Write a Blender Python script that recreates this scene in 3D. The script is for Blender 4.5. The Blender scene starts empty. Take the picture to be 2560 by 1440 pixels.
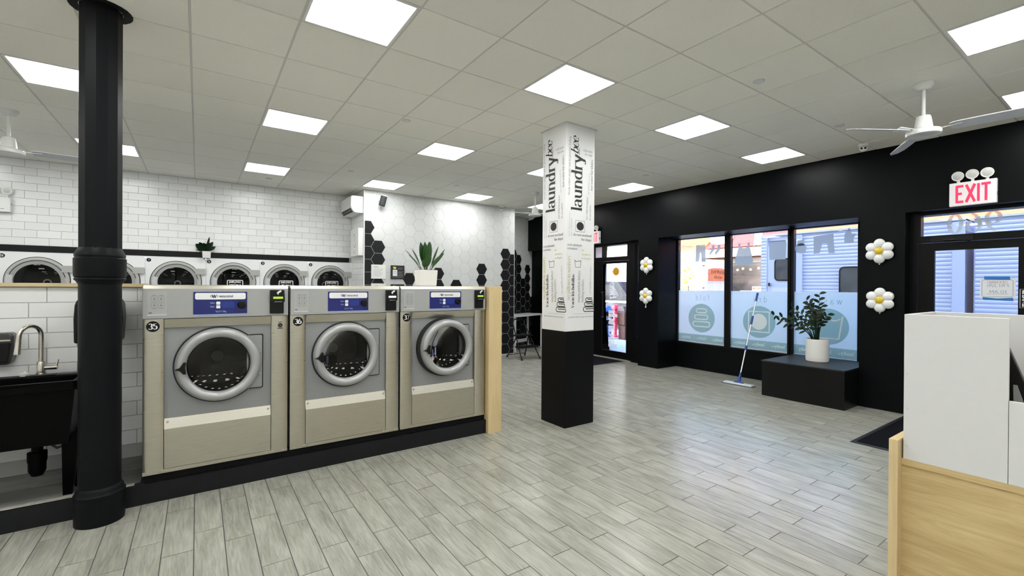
import bpy, bmesh, math, random
from mathutils import Vector, Matrix
random.seed(7)
R = math.radians
SC = bpy.context.scene
COL = SC.collection

# ------------------------------------------------------------------ camera, world, sun, exposure
CAMH, ZC = 1.538, 3.318
YAW, PITCH, ROLL = 0.606549, -0.0035294, 0.006114
_F = Vector((math.sin(YAW) * math.cos(PITCH), math.cos(YAW) * math.cos(PITCH), math.sin(PITCH)))
_R = Vector((math.cos(YAW), -math.sin(YAW), 0)); _U = _R.cross(_F)
_R2 = _R * math.cos(ROLL) + _U * math.sin(ROLL); _U2 = _U * math.cos(ROLL) - _R * math.sin(ROLL)
cd = bpy.data.cameras.new('camera'); cam = bpy.data.objects.new('camera', cd); COL.objects.link(cam)
cd.sensor_width = 36.0; cd.lens = 36.0 * 1131.05 / 2560.0; cd.clip_start = 0.02; cd.clip_end = 300
m3 = Matrix((_R2, _U2, -_F)).transposed()
cam.matrix_world = Matrix.Translation((0, 0, CAMH)) @ m3.to_4x4()
SC.camera = cam
SC.view_settings.view_transform = 'Standard'; SC.view_settings.look = 'None'
SC.view_settings.gamma = 1.0; SC.view_settings.use_curve_mapping = False
SC.view_settings.exposure = 0.0
LED = 21.5          # radiance of the ceiling panels
SKY = 2.5
SUN = 2.2
W = bpy.data.worlds.new('sky'); SC.world = W; W.use_nodes = True
_n = W.node_tree.nodes; _l = W.node_tree.links; _n.clear()
_o = _n.new('ShaderNodeOutputWorld'); _b = _n.new('ShaderNodeBackground'); _s = _n.new('ShaderNodeTexSky')
_s.sky_type = 'NISHITA'; _s.sun_disc = False; _s.sun_elevation = R(38); _s.sun_rotation = R(-70)
_b.inputs['Strength'].default_value = SKY
_l.new(_s.outputs[0], _b.inputs[0]); _l.new(_b.outputs[0], _o.inputs[0])
sd = bpy.data.lights.new('sun', 'SUN'); sd.energy = SUN; sd.angle = R(0.6); sd.color = (1.0, .93, .82)
sun = bpy.data.objects.new('sun', sd); COL.objects.link(sun)
sun.rotation_euler = Vector((.74, -.25, -.62)).to_track_quat('-Z', 'Y').to_euler(); sun.location = (-10, 6, 20)

# ------------------------------------------------------------------ materials
MATS = {}
def mat(name, col, rough=.5, metal=0., spec=.5, noise=0., nscale=8., bump=0., bscale=60., stretch=None, emit=None, estr=0., coat=0., island=0.):
    if name in MATS: return MATS[name]
    m = bpy.data.materials.new(name); m.use_nodes = True; MATS[name] = m
    nt = m.node_tree; b = nt.nodes['Principled BSDF']
    b.inputs['Base Color'].default_value = (*col, 1); b.inputs['Roughness'].default_value = rough
    b.inputs['Metallic'].default_value = metal; b.inputs['Specular IOR Level'].default_value = spec
    b.inputs['Coat Weight'].default_value = coat
    if emit: b.inputs['Emission Color'].default_value = (*emit, 1); b.inputs['Emission Strength'].default_value = estr
    tc = None
    def coords(sc):
        nonlocal tc
        if tc is None: tc = nt.nodes.new('ShaderNodeTexCoord')
        mp = nt.nodes.new('ShaderNodeMapping'); nt.links.new(tc.outputs['Object'], mp.inputs[0])
        mp.inputs['Scale'].default_value = sc; return mp
    if noise:
        mp = coords(stretch or (1, 1, 1)); t = nt.nodes.new('ShaderNodeTexNoise'); t.inputs['Scale'].default_value = nscale
        t.inputs['Detail'].default_value = 5; nt.links.new(mp.outputs[0], t.inputs[0])
        mx = nt.nodes.new('ShaderNodeMix'); mx.data_type = 'RGBA'
        mx.inputs[6].default_value = (*[c * (1 - noise) for c in col], 1); mx.inputs[7].default_value = (*[min(1, c * (1 + noise)) for c in col], 1)
        nt.links.new(t.outputs[0], mx.inputs[0]); nt.links.new(mx.outputs[2], b.inputs['Base Color'])
        if metal > .5:
            mr = nt.nodes.new('ShaderNodeMapRange'); mr.inputs[3].default_value = rough - .06; mr.inputs[4].default_value = rough + .06
            nt.links.new(t.outputs[0], mr.inputs[0]); nt.links.new(mr.outputs[0], b.inputs['Roughness'])
    if island:
        oi = nt.nodes.new('ShaderNodeObjectInfo'); hs = nt.nodes.new('ShaderNodeHueSaturation')
        mr = nt.nodes.new('ShaderNodeMapRange'); mr.inputs[3].default_value = 1 - island; mr.inputs[4].default_value = 1 + island * .4
        nt.links.new(oi.outputs['Random'], mr.inputs[0]); nt.links.new(mr.outputs[0], hs.inputs['Value'])
        if b.inputs['Base Color'].is_linked:
            nt.links.new(b.inputs['Base Color'].links[0].from_socket, hs.inputs['Color'])
        else: hs.inputs['Color'].default_value = (*col, 1)
        nt.links.new(hs.outputs[0], b.inputs['Base Color'])
    if bump:
        mp = coords(stretch or (1, 1, 1)); t = nt.nodes.new('ShaderNodeTexNoise'); t.inputs['Scale'].default_value = bscale
        t.inputs['Detail'].default_value = 3; nt.links.new(mp.outputs[0], t.inputs[0])
        bp = nt.nodes.new('ShaderNodeBump'); bp.inputs['Strength'].default_value = bump; bp.inputs['Distance'].default_value = .004
        nt.links.new(t.outputs[0], bp.inputs['Height']); nt.links.new(bp.outputs[0], b.inputs['Normal'])
    return m

def glass_mat(name, tint=(1, 1, 1), gloss=1.0, rough=0.0):
    if name in MATS: return MATS[name]
    m = bpy.data.materials.new(name); m.use_nodes = True; MATS[name] = m
    nt = m.node_tree; nt.nodes.clear()
    o = nt.nodes.new('ShaderNodeOutputMaterial'); t = nt.nodes.new('ShaderNodeBsdfTransparent'); g = nt.nodes.new('ShaderNodeBsdfGlossy')
    f = nt.nodes.new('ShaderNodeFresnel'); mx = nt.nodes.new('ShaderNodeMixShader'); mu = nt.nodes.new('ShaderNodeMath'); mu.operation = 'MULTIPLY'
    f.inputs[0].default_value = 1.45; mu.inputs[1].default_value = gloss
    t.inputs[0].default_value = (*tint, 1); g.inputs['Roughness'].default_value = rough
    nt.links.new(f.outputs[0], mu.inputs[0]); nt.links.new(mu.outputs[0], mx.inputs[0]); nt.links.new(t.outputs[0], mx.inputs[1]); nt.links.new(g.outputs[0], mx.inputs[2])
    nt.links.new(mx.outputs[0], o.inputs[0]); return m

def film_mat(name, col, clear=.1, diff=.25):
    if name in MATS: return MATS[name]
    m = bpy.data.materials.new(name); m.use_nodes = True; MATS[name] = m
    nt = m.node_tree; nt.nodes.clear()
    o = nt.nodes.new('ShaderNodeOutputMaterial'); t = nt.nodes.new('ShaderNodeBsdfTransparent'); tr = nt.nodes.new('ShaderNodeBsdfTranslucent'); d = nt.nodes.new('ShaderNodeBsdfDiffuse')
    a = nt.nodes.new('ShaderNodeMixShader'); b = nt.nodes.new('ShaderNodeMixShader')
    t.inputs[0].default_value = (*col, 1); tr.inputs[0].default_value = (*col, 1); d.inputs[0].default_value = (*col, 1)
    a.inputs[0].default_value = diff; b.inputs[0].default_value = clear
    nt.links.new(tr.outputs[0], a.inputs[1]); nt.links.new(d.outputs[0], a.inputs[2]); nt.links.new(a.outputs[0], b.inputs[1]); nt.links.new(t.outputs[0], b.inputs[2])
    nt.links.new(b.outputs[0], o.inputs[0]); return m

def wood_mat(name, dark, light, axis, grain=30., rough=.45, var=.12, contrast=1.0, rnd=True, spec=.5, knots=False):
    """grain stretched along axis (0,1,2); every plank object and every loose piece of a joined one gets its own offset and tone"""
    if name in MATS: return MATS[name]
    m = bpy.data.materials.new(name); m.use_nodes = True; MATS[name] = m
    nt = m.node_tree; N = nt.nodes; L = nt.links; b = N['Principled BSDF']
    b.inputs['Roughness'].default_value = rough; b.inputs['Specular IOR Level'].default_value = spec
    tc = N.new('ShaderNodeTexCoord'); oi = N.new('ShaderNodeObjectInfo'); ge = N.new('ShaderNodeNewGeometry')
    ad = N.new('ShaderNodeMath'); ad.operation = 'ADD'; L.new(oi.outputs['Random'], ad.inputs[0]); L.new(ge.outputs['Random Per Island'], ad.inputs[1])
    fr = N.new('ShaderNodeMath'); fr.operation = 'FRACT'; L.new(ad.outputs[0], fr.inputs[0])
    sc = N.new('ShaderNodeMath'); sc.operation = 'MULTIPLY'; sc.inputs[1].default_value = 37.0 if rnd else 0.; L.new(fr.outputs[0], sc.inputs[0])
    va = N.new('ShaderNodeVectorMath'); va.operation = 'ADD'; L.new(tc.outputs['Object'], va.inputs[0]); L.new(sc.outputs[0], va.inputs[1])
    mp = N.new('ShaderNodeMapping'); s = [grain] * 3; s[axis] = grain * .07; mp.inputs['Scale'].default_value = s; L.new(va.outputs[0], mp.inputs[0])
    n1 = N.new('ShaderNodeTexNoise'); n1.inputs['Scale'].default_value = 1.0; n1.inputs['Detail'].default_value = 6; n1.inputs['Roughness'].default_value = .65; n1.inputs['Distortion'].default_value = 1.2
    L.new(mp.outputs[0], n1.inputs[0])
    mp2 = N.new('ShaderNodeMapping'); s2 = [grain * .22] * 3; s2[axis] = grain * .06; mp2.inputs['Scale'].default_value = s2; L.new(va.outputs[0], mp2.inputs[0])
    n2 = N.new('ShaderNodeTexNoise'); n2.inputs['Scale'].default_value = 1.0; n2.inputs['Detail'].default_value = 3; L.new(mp2.outputs[0], n2.inputs[0])
    mix = N.new('ShaderNodeMath'); mix.operation = 'MULTIPLY_ADD'; mix.inputs[1].default_value = .6; L.new(n1.outputs[0], mix.inputs[0])
    h = N.new('ShaderNodeMath'); h.operation = 'MULTIPLY'; h.inputs[1].default_value = .4; L.new(n2.outputs[0], h.inputs[0]); L.new(h.outputs[0], mix.inputs[2])
    rp = N.new('ShaderNodeValToRGB'); rp.color_ramp.elements[0].position = .5 - .17 / contrast; rp.color_ramp.elements[1].position = .5 + .15 / contrast
    rp.color_ramp.elements[0].color = (*dark, 1); rp.color_ramp.elements[1].color = (*light, 1); L.new(mix.outputs[0], rp.inputs[0])
    hs = N.new('ShaderNodeHueSaturation'); mr = N.new('ShaderNodeMapRange'); mr.inputs[3].default_value = 1 - var; mr.inputs[4].default_value = 1 + var
    L.new(fr.outputs[0], mr.inputs[0]); L.new(mr.outputs[0], hs.inputs['Value']); L.new(rp.outputs[0], hs.inputs['Color']); L.new(hs.outputs[0], b.inputs['Base Color'])
    bu = N.new('ShaderNodeBump'); bu.inputs['Strength'].default_value = .12; bu.inputs['Distance'].default_value = .002
    L.new(n1.outputs[0], bu.inputs['Height']); L.new(bu.outputs[0], b.inputs['Normal'])
    return m

BLACKWALL = mat('black wall paint', (.0022, .0028, .0034), .40, spec=.10, bump=.08, bscale=150)
BLACK = mat('black satin', (.0035, .0035, .004), .35, spec=.25)
BLACKMAT = mat('black matte', (.005, .005, .0055), .7, spec=.2)
DKFRAME = mat('black anodised frame', (.0028, .0028, .003), .35, spec=.15)
IRON = mat('black painted iron', (.004, .0045, .0058), .45, spec=.13, bump=.1, bscale=90)
WHITE = mat('white satin', (.80, .80, .78), .4)
WHITEP = mat('white painted panel', (.84, .845, .85), .35)
WHITELAM = mat('white laminate', (.70, .70, .70), .45, noise=.02, nscale=30)
TILE = mat('white glazed tile', (.84, .845, .84), .22, island=.05)
HEXW = mat('white hex tile', (.62, .63, .625), .4, island=.04)
HEXB = mat('black hex tile', (.008, .008, .0095), .42, spec=.3, island=.1)
GROUT = mat('grey grout', (.42, .42, .42), .9)
GROUTW = mat('pale grout', (.52, .52, .515), .9)
CEILT = mat('mineral fibre tile', (.90, .89, .82), .95, noise=.05, nscale=90, bump=.35, bscale=260, island=.035)
GRIDM = mat('ceiling grid rail', (.66, .655, .63), .5)
STEEL = mat('brushed stainless', (.56, .535, .455), .30, metal=1., noise=.10, nscale=9, stretch=(1, 1, 9), bump=.02, bscale=60)
STEELH = mat('polished stainless', (.62, .59, .52), .33, metal=1., noise=.06, nscale=5, stretch=(1, 1, 1))
CHROME = mat('brushed nickel', (.62, .59, .53), .25, metal=1.)
GREYP = mat('grey painted steel', (.36, .365, .36), .42, noise=.03, nscale=40)
GREYPD = mat('grey door panel', (.27, .275, .28), .42, noise=.03, nscale=40)
RING = mat('silver grey ring', (.40, .405, .41), .34, metal=.35, noise=.03, nscale=60)
DRYRING = mat('dryer grey ring', (.42, .42, .40), .4)
RUBBER = mat('black rubber', (.006, .006, .007), .6)
BLUE = mat('navy blue panel', (.008, .014, .14), .3)
LCDB = mat('blue lcd', (.01, .03, .25), .25)
LCDG = mat('lit green lcd', (.25, .4, .02), .3, emit=(.55, .75, .06), estr=.55)
LCDW = mat('lit white lcd', (.7, .7, .7), .3, emit=(1, 1, 1), estr=.8)
DRUM = mat('drum steel', (.20, .19, .165), .42, metal=.3, noise=.3, nscale=60)
DARKIN = mat('dark interior', (.02, .021, .022), .6)
INKK = mat('black print', (.012, .012, .013), .6)
INKG = mat('grey print', (.30, .30, .31), .6)
INKL = mat('light grey print', (.45, .45, .47), .6)
INKGOLD = mat('gold print', (.56, .50, .26), .6)
INKW = mat('white print', (.85, .85, .85), .5)
INKB = mat('pale blue print', (.35, .45, .8), .5)
PILW = mat('white pillar wrap', (.80, .80, .805), .45)
OAK = wood_mat('pale oak', (.47, .33, .14), (.68, .52, .27), 1, grain=42, rough=.45, var=.02, contrast=1.1, rnd=False)
OAKX = wood_mat('pale oak cap', (.56, .43, .23), (.68, .55, .33), 0, grain=40, rough=.45, var=.02, contrast=.8, rnd=False)
OAKV = wood_mat('pale oak upright', (.58, .43, .22), (.74, .58, .33), 2, grain=40, rough=.45, var=.02, contrast=.8, rnd=False)
PLANK = wood_mat('grey wood look tile', (.205, .200, .170), (.405, .400, .355), 1, grain=52, rough=.27, var=.045, contrast=.95, spec=.5)
COVE = wood_mat('dark wood look tile', (.10, .10, .095), (.22, .22, .21), 0, grain=30, rough=.5, var=.1)
GLASS = glass_mat('window glass', (.96, .98, .98))
DGLASS = glass_mat('smoked door glass', (.55, .56, .55), .55)
FILM = film_mat('frosted film', (.92, .98, .98), .15, .12)
FILMG = film_mat('frosted green film', (.50, .64, .58), .25, .25)
FILMI = film_mat('grey lettering film', (.36, .42, .44), .06, .4)
FILMW = film_mat('white lettering film', (.90, .95, .96), .0, .7)
FILMC = film_mat('grey green clothes film', (.56, .65, .67), .08, .4)
GREEN = mat('leaf green', (.022, .075, .014), .4, noise=.35, nscale=12)
GREEND = mat('dark leaf green', (.006, .020, .007), .4, spec=.25, noise=.3, nscale=14)
POT = mat('white ceramic', (.78, .77, .74), .45)
BALLOON = mat('white foil balloon', (.82, .82, .82), .22, coat=.5)
YELLOW = mat('yellow foil', (.75, .52, .02), .28, coat=.5)
MOPB = mat('blue plastic', (.012, .06, .30), .4)
ALU = mat('aluminium pole', (.72, .72, .74), .28, metal=1.)
LEDM = mat('lit panel diffuser', (.9, .9, .9), .5, emit=(.975, .99, .965), estr=LED)
REDL = mat('lit red letters', (.8, .02, .06), .4, emit=(1., .03, .10), estr=.9)
SIGNW = mat('exit sign face', (.72, .70, .72), .4, emit=(1, .9, .93), estr=.12)
LENS = mat('lamp lens', (.62, .62, .60), .15, noise=.25, nscale=120, spec=.8)
TAPE = mat('blue tape', (.02, .17, .50), .5)
PAPER = mat('paper', (.78, .80, .84), .7)
MAT = mat('black ribbed mat', (.0035, .004, .0055), .95, spec=.1, bump=.6, bscale=120, stretch=(6, 1, 1))

# ------------------------------------------------------------------ mesh builder
class MB:
    def __init__(s): s.v = []; s.f = []
    def add(s, vs, fs):
        o = len(s.v); s.v += [tuple(p) for p in vs]; s.f += [tuple(i + o for i in f) for f in fs]; return s
    def box(s, x0, x1, y0, y1, z0, z1):
        x0, x1 = sorted((x0, x1)); y0, y1 = sorted((y0, y1)); z0, z1 = sorted((z0, z1))
        return s.add([(x0, y0, z0), (x1, y0, z0), (x1, y1, z0), (x0, y1, z0), (x0, y0, z1), (x1, y0, z1), (x1, y1, z1), (x0, y1, z1)],
                     [(0, 3, 2, 1), (4, 5, 6, 7), (0, 1, 5, 4), (1, 2, 6, 5), (2, 3, 7, 6), (3, 0, 4, 7)])
    def hexa(s, b, t):       # four bottom and four top corners
        return s.add(list(b) + list(t), [(0, 3, 2, 1), (4, 5, 6, 7), (0, 1, 5, 4), (1, 2, 6, 5), (2, 3, 7, 6), (3, 0, 4, 7)])
    def prism(s, poly, fr, d0, d1):   # polygon in frame (O,r,u,n) pushed from d0 to d1 along n
        O, r, u, n = fr; k = len(poly)
        a = [O + r * p[0] + u * p[1] + n * d0 for p in poly]; b = [O + r * p[0] + u * p[1] + n * d1 for p in poly]
        return s.add(a + b, [tuple(range(k - 1, -1, -1)), tuple(range(k, 2 * k))] + [(i, (i + 1) % k, k + (i + 1) % k, k + i) for i in range(k)])
    def flat(s, poly, fr, d=0.):
        O, r, u, n = fr
        return s.add([O + r * p[0] + u * p[1] + n * d for p in poly], [tuple(range(len(poly)))])
    def ring(s, c0, c1, fr, ro, ri, d0, d1, n=48, a0=0, a1=360):   # flat ring prism
        O, r, u, nn = fr; full = abs(a1 - a0) >= 360; k = n if full else n + 1; vs = []
        for i in range(k):
            a = R(a0 + (a1 - a0) * i / n); c, q = math.cos(a), math.sin(a)
            for rad, d in ((ro, d0), (ri, d0), (ri, d1), (ro, d1)):
                vs.append(O + r * (c0 + c * rad) + u * (c1 + q * rad) + nn * d)
        fs = []
        for i in range(n):
            j = (i + 1) % k
            for e in range(4): fs.append((4 * i + e, 4 * j + e, 4 * j + (e + 1) % 4, 4 * i + (e + 1) % 4))
        if not full: fs += [(0, 1, 2, 3), (4 * k - 1, 4 * k - 2, 4 * k - 3, 4 * k - 4)]
        return s.add(vs, fs)
    def lathe(s, prof, O, ax, n=32, ph=0., cap=True):   # profile [(radius, distance along axis)]
        ax = Vector(ax).normalized(); O = Vector(O)
        r = ax.cross(Vector((0, 0, 1)));  r = Vector((1, 0, 0)) if r.length < .01 else r.normalized(); u = ax.cross(r)
        vs = []
        for rad, d in prof:
            for i in range(n):
                a = 2 * math.pi * i / n + ph
                vs.append(O + ax * d + (r * math.cos(a) + u * math.sin(a)) * rad)
        fs = []
        for j in range(len(prof) - 1):
            for i in range(n):
                fs.append((j * n + i, j * n + (i + 1) % n, (j + 1) * n + (i + 1) % n, (j + 1) * n + i))
        if cap:
            if prof[0][0] > 1e-6: fs.append(tuple(range(n - 1, -1, -1)))
            if prof[-1][0] > 1e-6: fs.append(tuple((len(prof) - 1) * n + i for i in range(n)))
        return s.add(vs, fs)
    def cyl(s, p0, p1, r0, r1=None, n=16):
        p0 = Vector(p0); p1 = Vector(p1)
        return s.lathe([(r0, 0), (r0 if r1 is None else r1, (p1 - p0).length)], p0, p1 - p0, n)
    def tube(s, pts, rad, n=8):
        pts = [Vector(p) for p in pts]; k = len(pts); vs = []; pr = None
        for i, p in enumerate(pts):
            t = (pts[min(i + 1, k - 1)] - pts[max(i - 1, 0)]).normalized()
            if pr is None: pr = t.orthogonal().normalized()
            pr = (pr - t * pr.dot(t)).normalized(); q = t.cross(pr)
            rr = rad[i] if isinstance(rad, (list, tuple)) else rad
            for j in range(n):
                a = 2 * math.pi * j / n; vs.append(p + (pr * math.cos(a) + q * math.sin(a)) * rr)
        fs = [(i * n + j, i * n + (j + 1) % n, (i + 1) * n + (j + 1) % n, (i + 1) * n + j) for i in range(k - 1) for j in range(n)]
        fs += [tuple(range(n - 1, -1, -1)), tuple((k - 1) * n + j for j in range(n))]
        return s.add(vs, fs)
    def ball(s, c, rx, ry=None, rz=None, n=16, m=10, M=None):
        ry = rx if ry is None else ry; rz = rx if rz is None else rz; c = Vector(c); vs = []; M = M or Matrix.Identity(3)
        for j in range(m + 1):
            t = math.pi * j / m
            for i in range(n):
                a = 2 * math.pi * i / n
                vs.append(c + M @ Vector((rx * math.sin(t) * math.cos(a), ry * math.sin(t) * math.sin(a), rz * math.cos(t))))
        return s.add(vs, [(j * n + i, (j + 1) * n + i, (j + 1) * n + (i + 1) % n, j * n + (i + 1) % n) for j in range(m) for i in range(n)])
    def mesh(s, name, smooth=None):
        xs = [[p[k] for p in s.v] for k in range(3)]; c = Vector([(min(a) + max(a)) / 2 for a in xs])
        me = bpy.data.meshes.new(name); me.from_pydata([(p[0] - c.x, p[1] - c.y, p[2] - c.z) for p in s.v], [], s.f)
        bm = bmesh.new(); bm.from_mesh(me); bmesh.ops.remove_doubles(bm, verts=bm.verts, dist=1e-6)
        bmesh.ops.recalc_face_normals(bm, faces=bm.faces); bm.to_mesh(me); bm.free()
        if smooth is not None:
            for p in me.polygons: p.use_smooth = True
            me.set_sharp_from_angle(angle=R(smooth))
        me.update(); return me, c

WL = {}
def wloc(o): return WL.get(o.name, Vector((0, 0, 0)))
def link(o, parent, c):
    COL.objects.link(o); WL[o.name] = Vector(c)
    if parent is not None:
        o.parent = parent; o.location = Vector(c) - wloc(parent)
    else: o.location = c
    return o
def obj(name, mb, m, parent=None, smooth=None, label=None, kind=None, bevel=0.):
    me, c = mb.mesh(name, smooth); me.materials.append(m)
    o = link(bpy.data.objects.new(name, me), parent, c)
    if bevel:
        b = o.modifiers.new('bevel', 'BEVEL'); b.width = bevel; b.segments = 2; b.limit_method = 'ANGLE'; b.angle_limit = R(50)
    if label: o['label'] = label
    if kind: o['kind'] = kind
    return o
def tag(o, label, cat, group=None):
    o['label'] = label; o['category'] = cat
    if group: o['group'] = group
    return o
def thing(name, loc, label, cat, group=None):
    o = bpy.data.objects.new(name, None); o.empty_display_size = .05; link(o, None, Vector(loc)); return tag(o, label, cat, group)
def structure(name, loc=(0, 0, 0), label=None):
    o = bpy.data.objects.new(name, None); o.empty_display_size = .05; link(o, None, Vector(loc)); o['kind'] = 'structure'
    if label: o['label'] = label
    return o
def piece(name, me, m, parent, loc, rot=None):       # a further object sharing mesh data
    o = bpy.data.objects.new(name, me)
    if m is not None and not me.materials: me.materials.append(m)
    link(o, parent, Vector(loc))
    if rot: o.rotation_euler = rot
    return o
def bx(*a): return MB().box(*a)
V = Vector
def holed(x0, x1, z0, z1, y, cx, cz, r, n=48):
    an = sorted([2 * math.pi * i / n for i in range(n)] + [math.atan2(q - cz, p - cx) % (2 * math.pi) for p in (x0, x1) for q in (z0, z1)]); vs = []
    for a in an:
        c, s_ = math.cos(a), math.sin(a)
        k = min((x1 - cx) / c if c > 1e-6 else ((x0 - cx) / c if c < -1e-6 else 9), (z1 - cz) / s_ if s_ > 1e-6 else ((z0 - cz) / s_ if s_ < -1e-6 else 9))
        vs += [(cx + r * c, y, cz + r * s_), (cx + k * c, y, cz + k * s_)]
    m = len(an); return MB().add(vs, [(2 * i, 2 * i + 1, (2 * i + 3) % (2 * m), (2 * i + 2) % (2 * m)) for i in range(m)])
def frame(O, r, u): r = V(r); u = V(u); return (V(O), r, u, r.cross(u))
FX = lambda x, y=0., z=0.: frame((x, y, z), (0, -1, 0), (0, 0, 1))     # faces -x: right is -y
FY = lambda y, x=0., z=0.: frame((x, y, z), (1, 0, 0), (0, 0, 1))      # faces -y: right is +x
def rect(x0, x1, y0, y1): return [(x0, y0), (x1, y0), (x1, y1), (x0, y1)]
def rrect(x0, x1, y0, y1, r, n=5):
    p = []
    for cx, cy, a in ((x1 - r, y0 + r, -90), (x1 - r, y1 - r, 0), (x0 + r, y1 - r, 90), (x0 + r, y0 + r, 180)):
        for i in range(n + 1): t = R(a + 90 * i / n); p.append((cx + r * math.cos(t), cy + r * math.sin(t)))
    return p
def disc(cx, cy, r, n=32, ry=None): return [(cx + r * math.cos(2 * math.pi * i / n), cy + (ry or r) * math.sin(2 * math.pi * i / n)) for i in range(n)]

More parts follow.
